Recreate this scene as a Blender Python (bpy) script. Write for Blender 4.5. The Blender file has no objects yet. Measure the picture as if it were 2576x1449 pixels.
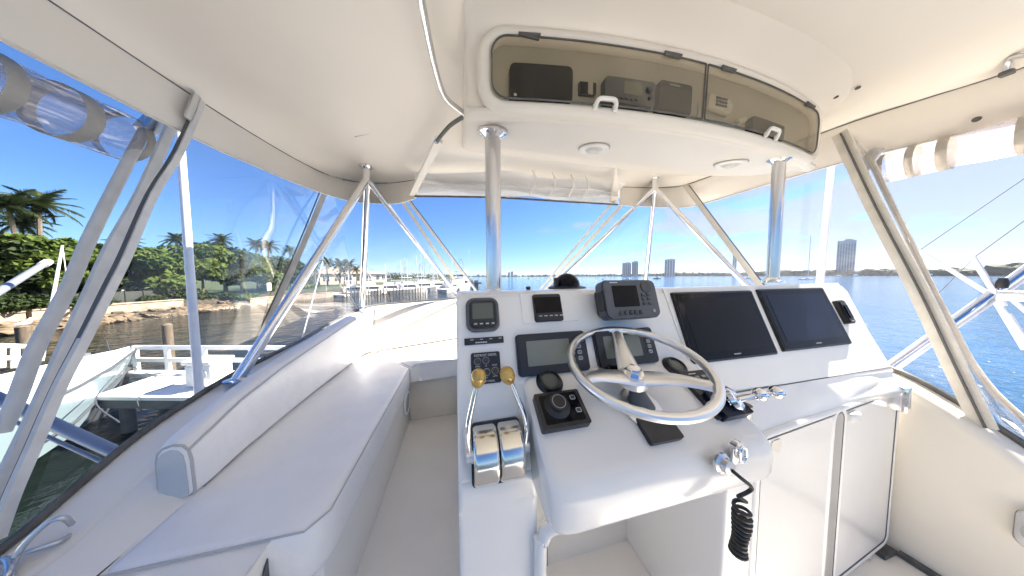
import bpy, bmesh, math, random
from mathutils import Vector, Matrix
R = math.radians
V = Vector
scene = bpy.context.scene
random.seed(7)

# ------------------------------------------------------------------ camera
FPX, CX, CY = 560.0, 1288.0, 724.5          # focal length and centre on a 2576 px wide picture
yaw, pit, roll = R(13), R(3.0), R(0.3)
cF = V((math.sin(yaw)*math.cos(pit), math.cos(yaw)*math.cos(pit), -math.sin(pit)))
cR0 = V((math.cos(yaw), -math.sin(yaw), 0)); cU0 = cR0.cross(cF)
cR = cR0*math.cos(roll) - cU0*math.sin(roll)
cU = cR0*math.sin(roll) + cU0*math.cos(roll)
cam_data = bpy.data.cameras.new('camera')
cam = bpy.data.objects.new('camera', cam_data)
scene.collection.objects.link(cam)
cam_data.sensor_width = 36.0
cam_data.lens = FPX/2576*36.0
cam_data.clip_start = 0.02
cam_data.clip_end = 60000
m = Matrix((cR, cU, -cF)).transposed().to_4x4()
cam.matrix_world = m
scene.camera = cam
def ray(x, y): return cF + cR*((x-CX)/FPX) + cU*((CY-y)/FPX)
def PZ(x, y, z): d = ray(x, y); return d*(z/d.z)
def PY(x, y, Y): d = ray(x, y); return d*(Y/d.y)
def PX(x, y, X): d = ray(x, y); return d*(X/d.x)
def PW(x, y, w): return ray(x, y)*w
def proj(p):
    w = p.dot(cF); return CX+FPX*p.dot(cR)/w, CY-FPX*p.dot(cU)/w

# ------------------------------------------------------------------ sun, sky, exposure
SUN_EL, SUN_AZ = R(46), R(78)               # azimuth from the bow towards starboard
sdir = V((math.cos(SUN_EL)*math.sin(SUN_AZ), math.cos(SUN_EL)*math.cos(SUN_AZ), math.sin(SUN_EL)))
world = bpy.data.worlds.new('World'); scene.world = world
world.use_nodes = True
wn, wl = world.node_tree.nodes, world.node_tree.links
wn.clear()
sky = wn.new('ShaderNodeTexSky'); sky.sky_type = 'NISHITA'; sky.sun_disc = False
sky.sun_elevation = SUN_EL; sky.sun_rotation = SUN_AZ
sky.altitude = 0; sky.air_density = 1.0; sky.dust_density = 0.4; sky.ozone_density = 2.0
tc = wn.new('ShaderNodeTexCoord')
sep = wn.new('ShaderNodeSeparateXYZ'); wl.new(tc.outputs['Generated'], sep.inputs[0])
addz = wn.new('ShaderNodeMath'); addz.operation = 'ADD'; addz.inputs[1].default_value = 0.16
wl.new(sep.outputs['Z'], addz.inputs[0])
cmb = wn.new('ShaderNodeCombineXYZ')
for ax in ('X', 'Y'):
    dv = wn.new('ShaderNodeMath'); dv.operation = 'DIVIDE'
    wl.new(sep.outputs[ax], dv.inputs[0]); wl.new(addz.outputs[0], dv.inputs[1]); wl.new(dv.outputs[0], cmb.inputs[ax])
cn = wn.new('ShaderNodeTexNoise'); cn.inputs['Scale'].default_value = 1.3; cn.inputs['Detail'].default_value = 7
cn.inputs['Roughness'].default_value = 0.58; cn.inputs['Distortion'].default_value = 0.5
wl.new(cmb.outputs[0], cn.inputs['Vector'])
# more cloud towards starboard, where the sun stands
dt = wn.new('ShaderNodeVectorMath'); dt.operation = 'DOT_PRODUCT'; dt.inputs[1].default_value = (0.98, -0.2, 0)
wl.new(tc.outputs['Generated'], dt.inputs[0])
mr = wn.new('ShaderNodeMapRange'); mr.inputs[1].default_value = 0.20; mr.inputs[2].default_value = 0.85
mr.inputs[3].default_value = -0.17; mr.inputs[4].default_value = 0.16
wl.new(dt.outputs['Value'], mr.inputs[0])
ad = wn.new('ShaderNodeMath'); ad.operation = 'ADD'
wl.new(cn.outputs['Fac'], ad.inputs[0]); wl.new(mr.outputs[0], ad.inputs[1])
cr = wn.new('ShaderNodeMapRange'); cr.interpolation_type = 'SMOOTHSTEP'
cr.inputs[1].default_value = 0.44; cr.inputs[2].default_value = 0.64; cr.inputs[3].default_value = 0; cr.inputs[4].default_value = 0.8
wl.new(ad.outputs[0], cr.inputs[0])
mixc = wn.new('ShaderNodeMix'); mixc.data_type = 'RGBA'
wl.new(cr.outputs[0], mixc.inputs['Factor'])
tint = wn.new('ShaderNodeMix'); tint.data_type = 'RGBA'; tint.blend_type = 'MULTIPLY'; tint.inputs['Factor'].default_value = 1.0
wl.new(sky.outputs[0], tint.inputs['A']); tint.inputs['B'].default_value = (0.39, 0.625, 0.96, 1)
wl.new(tint.outputs['Result'], mixc.inputs['A'])
mixc.inputs['B'].default_value = (3.15, 3.4, 4.3, 1)
bg = wn.new('ShaderNodeBackground'); bg.inputs['Strength'].default_value = 0.05
wl.new(mixc.outputs['Result'], bg.inputs['Color'])
wo = wn.new('ShaderNodeOutputWorld'); wl.new(bg.outputs[0], wo.inputs['Surface'])

sun_data = bpy.data.lights.new('sun', 'SUN'); sun_data.energy = 5.0; sun_data.angle = R(0.5); sun_data.color = (1.0, 0.93, 0.82)
sun = bpy.data.objects.new('sun', sun_data); scene.collection.objects.link(sun)
sun.rotation_euler = sdir.to_track_quat('Z', 'Y').to_euler()
vs = scene.view_settings
scene.display_settings.display_device = 'sRGB'
vs.view_transform = 'Standard'; vs.look = 'None'; vs.exposure = 2.12; vs.gamma = 1.0; vs.use_curve_mapping = False
cyc = scene.cycles
cyc.max_bounces = 14; cyc.diffuse_bounces = 7; cyc.glossy_bounces = 6; cyc.transmission_bounces = 8
cyc.transparent_max_bounces = 24; cyc.caustics_reflective = False; cyc.caustics_refractive = False
cyc.use_denoising = True; cyc.sample_clamp_indirect = 6.0

# ------------------------------------------------------------------ materials
def nmat(name):
    mt = bpy.data.materials.new(name); mt.use_nodes = True
    n, l = mt.node_tree.nodes, mt.node_tree.links
    return mt, n, l, n['Principled BSDF']
def mat(name, col, rough=0.5, metal=0.0, var=0.0, vscale=6.0, bump=0.0, bscale=40.0, col2=None, rvar=0.0, coat=0.0, spec=0.5, dist=0.0, stretch=None):
    mt, n, l, b = nmat(name)
    c = (*col, 1)
    b.inputs['Base Color'].default_value = c; b.inputs['Roughness'].default_value = rough
    b.inputs['Metallic'].default_value = metal; b.inputs['Coat Weight'].default_value = coat
    b.inputs['Specular IOR Level'].default_value = spec
    t = n.new('ShaderNodeTexCoord'); src = t.outputs['Object']
    if stretch:
        mp = n.new('ShaderNodeMapping'); mp.inputs['Scale'].default_value = stretch
        l.new(src, mp.inputs['Vector']); src = mp.outputs[0]
    if var or col2 or rvar:
        ns = n.new('ShaderNodeTexNoise'); ns.inputs['Scale'].default_value = vscale; ns.inputs['Detail'].default_value = 5
        ns.inputs['Distortion'].default_value = dist
        l.new(src, ns.inputs['Vector'])
        if var or col2:
            rp = n.new('ShaderNodeValToRGB')
            a = tuple(x*(1-var) for x in col); d = col2 or tuple(min(1, x*(1+var)) for x in col)
            rp.color_ramp.elements[0].position = 0.32; rp.color_ramp.elements[0].color = (*a, 1)
            rp.color_ramp.elements[1].position = 0.68; rp.color_ramp.elements[1].color = (*d, 1)
            l.new(ns.outputs['Fac'], rp.inputs[0]); l.new(rp.outputs[0], b.inputs['Base Color'])
        if rvar:
            mm = n.new('ShaderNodeMapRange'); mm.inputs[3].default_value = max(0, rough-rvar); mm.inputs[4].default_value = rough+rvar
            l.new(ns.outputs['Fac'], mm.inputs[0]); l.new(mm.outputs[0], b.inputs['Roughness'])
    if bump:
        nb = n.new('ShaderNodeTexNoise'); nb.inputs['Scale'].default_value = bscale; nb.inputs['Detail'].default_value = 4
        l.new(src, nb.inputs['Vector'])
        bp = n.new('ShaderNodeBump'); bp.inputs['Strength'].default_value = bump; bp.inputs['Distance'].default_value = 0.02
        l.new(nb.outputs['Fac'], bp.inputs['Height']); l.new(bp.outputs[0], b.inputs['Normal'])
    return mt
M = {}
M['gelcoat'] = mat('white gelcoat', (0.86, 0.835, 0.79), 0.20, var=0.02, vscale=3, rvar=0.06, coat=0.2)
M['ceiling'] = mat('ivory ceiling gelcoat', (0.775, 0.725, 0.655), 0.42, var=0.03, vscale=1.5)
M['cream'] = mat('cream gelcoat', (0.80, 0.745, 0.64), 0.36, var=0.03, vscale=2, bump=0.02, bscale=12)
M['floor'] = mat('nonskid deck gelcoat', (0.86, 0.81, 0.73), 0.45, var=0.02, vscale=5, bump=0.03, bscale=160)
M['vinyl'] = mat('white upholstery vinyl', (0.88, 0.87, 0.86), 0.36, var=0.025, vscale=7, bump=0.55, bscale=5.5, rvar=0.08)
M['vinylsundim'] = mat('cream vinyl dimmed for sun', (0.68, 0.65, 0.60), 0.36, var=0.03, vscale=7, bump=0.5, bscale=5.5, rvar=0.08)  # same vinyl in warmer cream, darkened to offset the sun on it
M['dulltube'] = mat('dull grey tube', (0.30, 0.32, 0.37), 0.42, 0.5)
M['piping'] = mat('grey piping', (0.50, 0.49, 0.48), 0.5)
M['vent_fabric'] = mat('grey vinyl end panel', (0.56, 0.58, 0.60), 0.42, bump=0.1, bscale=14)
M['chrome'] = mat('polished stainless', (0.82, 0.82, 0.83), 0.07, 1.0, rvar=0.03, vscale=8)
M['posttube'] = mat('brushed stainless tube', (0.66, 0.66, 0.67), 0.2, 1.0, rvar=0.05, vscale=8)
M['drum'] = mat('worn polished drum', (0.74, 0.72, 0.66), 0.17, 1.0, rvar=0.06, vscale=14)
M['brushed'] = mat('cast aluminium wheel', (0.84, 0.845, 0.85), 0.33, 1.0, rvar=0.06, vscale=30)
M['satin'] = mat('satin aluminium', (0.66, 0.67, 0.69), 0.32, 1.0, rvar=0.08, vscale=20)
M['brass'] = mat('varnished golden wood', (0.50, 0.31, 0.06), 0.16, 0.25, var=0.35, vscale=35, coat=0.8, dist=1.5)
M['black'] = mat('black plastic', (0.018, 0.018, 0.02), 0.38, bump=0.03, bscale=200)
M['blackgloss'] = mat('black glass', (0.004, 0.004, 0.006), 0.12, spec=0.15)
M['screen_blue'] = mat('dark glass with blue sheen tint', (0.005, 0.010, 0.028), 0.25, var=0.3, vscale=4, spec=0.18)  # blue sheen of the display put into the colour
M['screen_dark'] = mat('dark screen glass', (0.007, 0.006, 0.007), 0.3, spec=0.15)
M['lcd'] = mat('grey green lcd', (0.20, 0.21, 0.17), 0.22, var=0.06, vscale=8)
M['lcd_dark'] = mat('dark grey lcd', (0.085, 0.10, 0.09), 0.2)
M['greyplastic'] = mat('grey plastic', (0.085, 0.09, 0.10), 0.42, bump=0.03, bscale=200)
M['key'] = mat('grey key', (0.35, 0.36, 0.36), 0.4)
M['darkkey'] = mat('dark key', (0.05, 0.052, 0.056), 0.35)
M['white'] = mat('white plastic', (0.80, 0.79, 0.76), 0.35)
M['print'] = mat('white print', (0.65, 0.65, 0.65), 0.6)
M['rubber'] = mat('black rubber', (0.02, 0.02, 0.02), 0.55)
M['smoke'] = None
M['gasket'] = mat('dark grey gasket', (0.10, 0.10, 0.095), 0.55, var=0.3, vscale=20)
M['canvas'] = mat('cream canvas binding', (0.62, 0.585, 0.525), 0.6, var=0.08, vscale=14, bump=0.15, bscale=60)
M['greycanvas'] = mat('grey white canvas binding', (0.62, 0.61, 0.60), 0.55, var=0.08, vscale=14, bump=0.15, bscale=60)
M['zip'] = mat('dark zipper tape', (0.10, 0.10, 0.10), 0.6)
M['antenna'] = mat('white fibreglass', (0.74, 0.75, 0.80), 0.35, var=0.04, vscale=6)
M['boxliner'] = mat('olive box liner', (0.47, 0.44, 0.38), 0.5, var=0.05, vscale=4)
M['rope'] = mat('dark rope', (0.045, 0.05, 0.06), 0.8, bump=0.5, bscale=120)
M['line'] = mat('thin grey line', (0.16, 0.16, 0.17), 0.6)
M['whiterod'] = mat('white rod', (0.78, 0.78, 0.76), 0.4)

def clear_vinyl(name, haze, tintc, gloss=0.09, rough=0.03):
    mt, n, l, b = nmat(name); n.remove(b)
    out = n['Material Output']
    tr = n.new('ShaderNodeBsdfTransparent'); tr.inputs['Color'].default_value = (*tintc, 1)
    gl = n.new('ShaderNodeBsdfGlossy'); gl.inputs['Roughness'].default_value = rough
    df = n.new('ShaderNodeBsdfDiffuse'); df.inputs['Color'].default_value = (0.9, 0.89, 0.88, 1)
    tl = n.new('ShaderNodeBsdfTranslucent'); tl.inputs['Color'].default_value = (0.9, 0.89, 0.88, 1)
    md = n.new('ShaderNodeMixShader'); md.inputs[0].default_value = 0.5
    l.new(df.outputs[0], md.inputs[1]); l.new(tl.outputs[0], md.inputs[2])
    t = n.new('ShaderNodeTexCoord'); ns = n.new('ShaderNodeTexNoise'); ns.inputs['Scale'].default_value = 3.0; ns.inputs['Detail'].default_value = 5
    l.new(t.outputs['Object'], ns.inputs['Vector'])
    hz = n.new('ShaderNodeMapRange'); hz.inputs[1].default_value = 0.35; hz.inputs[2].default_value = 0.75
    hz.inputs[3].default_value = haze*0.5; hz.inputs[4].default_value = haze*1.6
    l.new(ns.outputs['Fac'], hz.inputs[0])
    m1 = n.new('ShaderNodeMixShader'); l.new(hz.outputs[0], m1.inputs[0]); l.new(tr.outputs[0], m1.inputs[1]); l.new(md.outputs[0], m1.inputs[2])
    lw = n.new('ShaderNodeLayerWeight'); lw.inputs['Blend'].default_value = 0.25
    fr = n.new('ShaderNodeMapRange'); fr.inputs[3].default_value = gloss*0.45; fr.inputs[4].default_value = min(1, gloss*5)
    l.new(lw.outputs['Fresnel'], fr.inputs[0])
    nb = n.new('ShaderNodeTexNoise'); nb.inputs['Scale'].default_value = 2.2; nb.inputs['Detail'].default_value = 1
    l.new(t.outputs['Object'], nb.inputs['Vector'])
    bp = n.new('ShaderNodeBump'); bp.inputs['Strength'].default_value = 0.15; bp.inputs['Distance'].default_value = 0.05
    l.new(nb.outputs['Fac'], bp.inputs['Height']); l.new(bp.outputs[0], gl.inputs['Normal'])
    m2 = n.new('ShaderNodeMixShader'); l.new(fr.outputs[0], m2.inputs[0]); l.new(m1.outputs[0], m2.inputs[1]); l.new(gl.outputs[0], m2.inputs[2])
    l.new(m2.outputs[0], out.inputs['Surface'])
    return mt
M['clear'] = clear_vinyl('clear vinyl', 0.03, (0.97, 0.975, 0.99), 0.04)
M['clearroll'] = clear_vinyl('rolled clear vinyl', 0.13, (0.88, 0.86, 0.88), 0.09)
M['milky'] = clear_vinyl('milky vinyl', 1.7, (0.97, 0.95, 0.93), 0.02, 0.3)
M['pinkroll'] = clear_vinyl('hazy rolled vinyl', 0.30, (0.97, 0.94, 0.95), 0.03, 0.2)
M['smoke'] = clear_vinyl('smoked acrylic', 0.01, (0.88, 0.86, 0.81), 0.04, 0.08)

# ------------------------------------------------------------------ mesh helpers
class MB:
    def __init__(s): s.bm = bmesh.new()
    def add(s, verts, faces):
        vs_ = [s.bm.verts.new(v) for v in verts]
        for f in faces:
            try: s.bm.faces.new([vs_[i] for i in f])
            except ValueError: pass
        return vs_
    def box(s, c, size, M3=None, bev=0.0, seg=2):
        x, y, z = [k/2 for k in size]
        q = [V((a*x, b*y, d*z)) for a in (-1, 1) for b in (-1, 1) for d in (-1, 1)]
        if M3 is not None: q = [M3 @ p for p in q]
        c = V(c)
        vs_ = s.add([p+c for p in q], [(0,1,3,2),(4,6,7,5),(0,4,5,1),(2,3,7,6),(0,2,6,4),(1,5,7,3)])
        if bev:
            es = list({e for v in vs_ for e in v.link_edges})
            bmesh.ops.bevel(s.bm, geom=es, offset=bev, segments=seg, profile=0.5, affect='EDGES')
        return s
    def tube(s, pts, r, seg=10, closed=False, cap=True):
        pts = [V(p) for p in pts]; n = len(pts)
        rr = r if isinstance(r, (list, tuple)) else [r]*n
        rings = []; prev = None
        for i, p in enumerate(pts):
            if closed: t = pts[(i+1) % n]-pts[i-1]
            else: t = pts[min(i+1, n-1)]-pts[max(i-1, 0)]
            t.normalize()
            if prev is None:
                a = V((0, 0, 1)) if abs(t.z) < 0.9 else V((1, 0, 0))
                u = t.cross(a).normalized()
            else:
                u = (prev-t*prev.dot(t)).normalized()
            prev = u; w = t.cross(u)
            rings.append([p+(u*math.cos(2*math.pi*k/seg)+w*math.sin(2*math.pi*k/seg))*rr[i] for k in range(seg)])
        s.loft(rings, closed, cap)
        return s
    def loft(s, rings, closed=False, cap=True):
        n = len(rings); k = len(rings[0])
        vv = [[s.bm.verts.new(p) for p in r] for r in rings]
        for i in range(n if closed else n-1):
            a, b = vv[i], vv[(i+1) % n]
            for j in range(k):
                try: s.bm.faces.new((a[j], a[(j+1) % k], b[(j+1) % k], b[j]))
                except ValueError: pass
        if cap and not closed:
            s.bm.faces.new(list(reversed(vv[0]))); s.bm.faces.new(vv[-1])
        return s
    def sheet(s, rows):
        vv = [[s.bm.verts.new(p) for p in r] for r in rows]
        for a, b in zip(vv, vv[1:]):
            for j in range(len(a)-1): s.bm.faces.new((a[j], a[j+1], b[j+1], b[j]))
        return s
    def lathe(s, prof, org=(0,0,0), axis=(0,0,1), seg=24, cap=True):
        ax = V(axis).normalized(); a = V((1,0,0)) if abs(ax.x) < 0.9 else V((0,1,0))
        u = ax.cross(a).normalized(); w = ax.cross(u); org = V(org)
        rings = [[org+ax*h+(u*math.cos(2*math.pi*k/seg)+w*math.sin(2*math.pi*k/seg))*max(r, 1e-5) for k in range(seg)] for r, h in prof]
        return s.loft(rings, False, cap)
    def prism(s, poly, vec, bev=0.0, seg=2):
        poly = [V(p) for p in poly]; vec = V(vec); k = len(poly)
        vs_ = s.add(poly+[p+vec for p in poly], [tuple(reversed(range(k))), tuple(range(k, 2*k))]+[(i, (i+1) % k, (i+1) % k+k, i+k) for i in range(k)])
        if bev:
            es = list({e for v in vs_ for e in v.link_edges})
            bmesh.ops.bevel(s.bm, geom=es, offset=bev, segments=seg, profile=0.5, affect='EDGES')
        return s
def rrect(w, h, r, n=5):
    o = []
    for cx, cy, a0 in ((w/2-r, h/2-r, 0), (-w/2+r, h/2-r, 90), (-w/2+r, -h/2+r, 180), (w/2-r, -h/2+r, 270)):
        for k in range(n+1):
            a = R(a0+90*k/n); o.append((cx+r*math.cos(a), cy+r*math.sin(a)))
    return o
class Frame:
    """a plane with its own axes: a along ex, b along ey, h outwards"""
    def __init__(s, o, ex, ey):
        s.o = V(o); s.ex = V(ex).normalized(); s.ey = V(ey).normalized(); s.n = s.ex.cross(s.ey).normalized()
        s.M3 = Matrix((s.ex, s.ey, s.n)).transposed()
    def P(s, a, b, h=0.0): return s.o+s.ex*a+s.ey*b+s.n*h
    def pix(s, x, y):
        d = ray(x, y); t = s.o.dot(s.n)/d.dot(s.n); p = d*t-s.o
        return p.dot(s.ex), p.dot(s.ey)
    def box(s, mb, a0, a1, b0, b1, h0, h1, bev=0.0, seg=2):
        return mb.box(s.P((a0+a1)/2, (b0+b1)/2, (h0+h1)/2), (abs(a1-a0), abs(b1-b0), abs(h1-h0)), s.M3, bev, seg)
    def plate(s, mb, a0, a1, b0, b1, h0, h1, r, bev=0.0, seg=2):
        ca, cb = (a0+a1)/2, (b0+b1)/2
        pl = [s.P(ca+x, cb+y, h0) for x, y in rrect(abs(a1-a0), abs(b1-b0), r)]
        mb.prism(pl, s.n*(h1-h0))
        if bev:
            pass
        return mb
    def pixh(s, x, y, h): return Frame(s.P(0, 0, h), s.ex, s.ey).pix(x, y)
    def turn(s, a, b, ang):
        c, d = math.cos(ang), math.sin(ang)
        return Frame(s.P(a, b), s.ex*c+s.ey*d, s.ey*c-s.ex*d)

COL = scene.collection
SMOOTH_ANG = R(40)
def obj(name, mb, mt, parent=None, smooth=True, kind=None, label=None):
    bm = mb.bm
    bmesh.ops.recalc_face_normals(bm, faces=bm.faces[:])
    me = bpy.data.meshes.new(name)
    off = V((0, 0, 0)); p = parent
    while p is not None: off = off+p.location; p = p.parent
    if off.length > 0: bmesh.ops.translate(bm, verts=bm.verts[:], vec=-off)
    bm.to_mesh(me); bm.free()
    me.materials.append(mt)
    if smooth and len(me.polygons):
        me.polygons.foreach_set('use_smooth', [True]*len(me.polygons))
        me.set_sharp_from_angle(angle=SMOOTH_ANG)
    o = bpy.data.objects.new(name, me); COL.objects.link(o)
    if parent is not None: o.parent = parent
    if kind: o['kind'] = kind
    if label: o['label'] = label
    return o
def thing(name, label, cat, loc=(0,0,0), group=None):
    o = bpy.data.objects.new(name, None); COL.objects.link(o)
    o.location = loc; o.empty_display_size = 0.1
    o['label'] = label; o['category'] = cat
    if group: o['group'] = group
    return o
def tag(o, label, cat, group=None):
    o['label'] = label; o['category'] = cat
    if group: o['group'] = group
    return o
def copy_tree(o, parent=None):
    c = o.copy(); COL.objects.link(c)
    if parent is not None: c.parent = parent
    for ch in list(o.children): copy_tree(ch, c)
    return c
def lerp(a, b, t): return a+(b-a)*t
def interp(tab, x):
    if x <= tab[0][0]: return tab[0][1]
    for (x0, y0), (x1, y1) in zip(tab, tab[1:]):
        if x <= x1: return y0+(y1-y0)*(x-x0)/(x1-x0)
    return tab[-1][1]
def smoothpath(pts, n=6):
    """Catmull-Rom through the points"""
    pts = [V(p) for p in pts]; out = []
    for i in range(len(pts)-1):
        p0, p1, p2, p3 = pts[max(i-1, 0)], pts[i], pts[i+1], pts[min(i+2, len(pts)-1)]
        for k in range(n):
            t = k/n
            out.append(0.5*((2*p1)+(p2-p0)*t+(2*p0-5*p1+4*p2-p3)*t*t+(3*p1-p0-3*p2+p3)*t**3))
    out.append(pts[-1]); return out
def text(name, s, fr, a, b, h, size, mt, parent, align='CENTER'):
    cu = bpy.data.curves.new(name, 'FONT'); cu.body = s; cu.size = size; cu.align_x = align; cu.align_y = 'CENTER'; cu.extrude = 0.0002
    cu.materials.append(mt)
    tmp = bpy.data.objects.new('tmp', cu)
    me = bpy.data.meshes.new_from_object(tmp); bpy.data.objects.remove(tmp)
    o = bpy.data.objects.new(name, me); COL.objects.link(o)
    mw = fr.M3.to_4x4(); off = V((0,0,0)); p = parent
    while p is not None: off = off+p.location; p = p.parent
    mw.translation = fr.P(a, b, h)-off
    o.matrix_local = mw
    if parent is not None: o.parent = parent
    return o
# ================================================================== THE BOAT
FLOOR_Z = -1.4; WATER_Z = -4.6
# ---- deck floor
mb = MB(); mb.box((0.45, 0.95, FLOOR_Z-0.03), (3.9, 5.0, 0.06))
fl = obj('floor', mb, M['floor'], kind='structure')
# dark toe strip in the starboard corner
def yf(X): return 0.805+0.085*((X-1.02)/0.9)**2

# ---- own hull, deckhouse and foredeck below the flybridge
hull = thing('boat_hull', 'white hull and foredeck of the boat below the flybridge', 'boat', (0.45, 3, WATER_Z))
mb = MB()
rings = []
for t in [i/14 for i in range(15)]:
    y = -6+t*17.5; hw = 2.5*(1-max(0, (t-0.45)/0.55)**2.2)+0.02; zt = -3.0+0.7*t*t
    rings.append([V((0.45-hw, y, zt)), V((0.45+hw, y, zt)), V((0.45+hw*0.75, y, WATER_Z-0.3)), V((0.45-hw*0.75, y, WATER_Z-0.3))])
mb.loft(rings); obj('hull_shell', mb, M['gelcoat'], hull)
mb = MB(); mb.box((0.45, 1.6, -2.2), (3.4, 6.4, 1.48), bev=0.08); obj('deckhouse', mb, M['gelcoat'], hull)

# ---- coaming (bulwark) round the flybridge
port_path = [(-1.30,-1.3,-.80), (-1.30,0.6,-.80), (-1.30,.80,-.795), (-1.30,.914,-.78), (-1.30,1.05,-.715), (-1.30,1.2,-.648), (-1.30,1.4,-.60), (-1.30,1.6,-.567), (-1.30,1.9,-.545), (-1.30,2.2,-.522), (-1.30,2.6,-.475), (-1.28,2.95,-.43), (-1.20,3.18,-.395), (-1.03,3.30,-.375)]
fwd_path = [(-1.03,3.30,-.375), (-.7,3.35,-.362), (-.1,3.37,-.335), (.6,3.33,-.33), (1.3,3.15,-.34), (1.8,2.8,-.36), (2.1,2.3,-.39)]
star_path = [(2.1,2.3,-.39), (2.22,1.6,-.44), (2.25,1.1,-.48), (2.25,.8,-.50), (2.25,.65,-.525), (2.25,.52,-.60), (2.25,.40,-.695), (2.25,.30,-.78), (2.25,.05,-.95), (2.25,-1.3,-1.0)]
def coaming(path, label, width, mt, zbot=-1.46, fil=0.05):
    t = thing('coaming', label, 'coaming', path[len(path)//2])
    P = smoothpath(path, 4); n = len(P)
    rings = []; gas = []
    for i, p in enumerate(P):
        d = (P[min(i+1, n-1)]-P[max(i-1, 0)]); d.z = 0; d.normalize()
        nn = V((d.y, -d.x, 0))            # inboard (path runs port aft -> bow -> starboard aft)
        q = p+nn*width
        ring = [V((p.x, p.y, zbot))-nn*0.03, p-nn*0.03+V((0,0,-.03)), p-nn*0.012, p+nn*0.03]
        for k in range(5):
            a = k/4*math.pi/2
            ring.append(q-nn*fil+nn*fil*math.sin(a)+V((0,0,-fil+fil*math.cos(a)-0.006)))
        ring.append(V((q.x, q.y, zbot)))
        rings.append(ring)
        gas.append(p+nn*0.012+V((0,0,.012)))
    mb = MB(); mb.loft(rings); obj('bulwark', mb, mt, t)
    mb = MB(); mb.tube(gas, 0.013, 8); obj('edge_track', mb, M['gasket'], t)
    return t
cp = coaming(port_path, 'white port coaming with grey edge track beside the long bench', 0.19, M['gelcoat'])
coaming(fwd_path, 'white forward coaming behind the short front seat', 0.12, M['gelcoat'])
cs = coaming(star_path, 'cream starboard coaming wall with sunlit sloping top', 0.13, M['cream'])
# screws, dark toe strips and the grey speaker on the starboard wall
mb = MB(); mb.box((2.108, -0.02, FLOOR_Z+0.012), (0.03, 1.20, 0.022)); mb.box((2.05, 0.597, FLOOR_Z+0.012), (0.10, 0.03, 0.022)); obj('toe_strip', mb, M['gasket'], cs)
for k, (x, y) in enumerate([(2268, 1392), (2420, 1500)]):
    p = PX(x, y, 2.118); mb = MB(); mb.lathe([(0.006, 0), (0.006, .003), (0, .004)], p, (-1, 0, 0), 10); obj('screw', mb, M['chrome'], cs)
sp = PX(2630, 1345, 2.12)
t = thing('wall_speaker', 'grey round-edged speaker at the right picture edge on cream wall', 'speaker', sp)
mb = MB(); mb.box(sp+V((-.02, -.02, 0)), (0.05, 0.13, 0.15), bev=0.03, seg=4); obj('housing', mb, M['greycanvas'], t)
mb = MB(); mb.lathe([(0.05, 0), (0.05, .006), (0.0, .010)], sp+V((-.045, -.02, 0)), (-1, 0, 0), 20); obj('grille', mb, M['key'], t)

# ---- bench: moulded base, seat cushion, backrests
bench = thing('port_bench', 'white moulded port bench base running fore and aft', 'bench', (-0.8, 1.5, FLOOR_Z))
a1 = PZ(722, 1290, -.82); a2 = PZ(612, 1449, -.82)
ex = a2+(a2-a1)*1.3
mb = MB()
poly = [V((-1.2, ex.y, -.82)), V((ex.x, ex.y, -.82)), V((a2.x, a2.y, -.82)), V((a1.x, a1.y, -.82)), V((-.506, a1.y+.03, -.82)), V((-.506, .885, -.82)), V((-.99, .885, -.82)), V((-.99, 1.1, -.82)), V((-1.2, 1.1, -.82))]
mb.prism(poly, (0, 0, FLOOR_Z+.82), bev=0.02, seg=3); obj('shelf', mb, M['gelcoat'], bench)
mb = MB(); mb.box((-.85, 2.0, (FLOOR_Z-.99)/2), (0.70, 2.22, -FLOOR_Z-.99+.002), bev=0.012); obj('base', mb, M['gelcoat'], bench)
# fillet that carries the shelf up to the coaming
mb = MB(); rows = []
for j in range(9):
    y = lerp(-.3, 1.06, j/8); zt = interp([(p[1], p[2]) for p in port_path], y)
    rows.append([V((-1.13+.21*s, y, lerp(zt-.012, -.8190, s*s*(3-2*s)))) for s in [k/8 for k in range(9)]])
mb.sheet(rows); obj('fillet', mb, M['gelcoat'], bench)
# dark oval vent hole in the shelf side
fd = (a2-a1).normalized(); HF = Frame(a1, -fd, (0, 0, 1))
ha, hb = HF.pix(690, 1428)
mb = MB(); mb.prism([HF.P(ha+.055*math.cos(k*math.pi/12), hb+.075*math.sin(k*math.pi/12), .0015) for k in range(24)], HF.n*.003); obj('cup_hole', mb, M['greyplastic'], bench)
# speaker on the base front, seen almost edge on
spc = V((-.497, 2.12, -1.135))
s_ = thing('bench_speaker', 'round grey speaker set in the bench front near the corner', 'speaker', spc)
mb = MB(); mb.lathe([(0.10, 0), (0.10, .014), (0.085, .018), (.08, .010), (0, .010)], spc, (1, 0, 0), 28); obj('ring', mb, M['white'], s_)
mb = MB(); mb.lathe([(0.079, .0105), (0.05, .016), (0, .018)], spc, (1, 0, 0), 28); obj('grille', mb, M['key'], s_)

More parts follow.
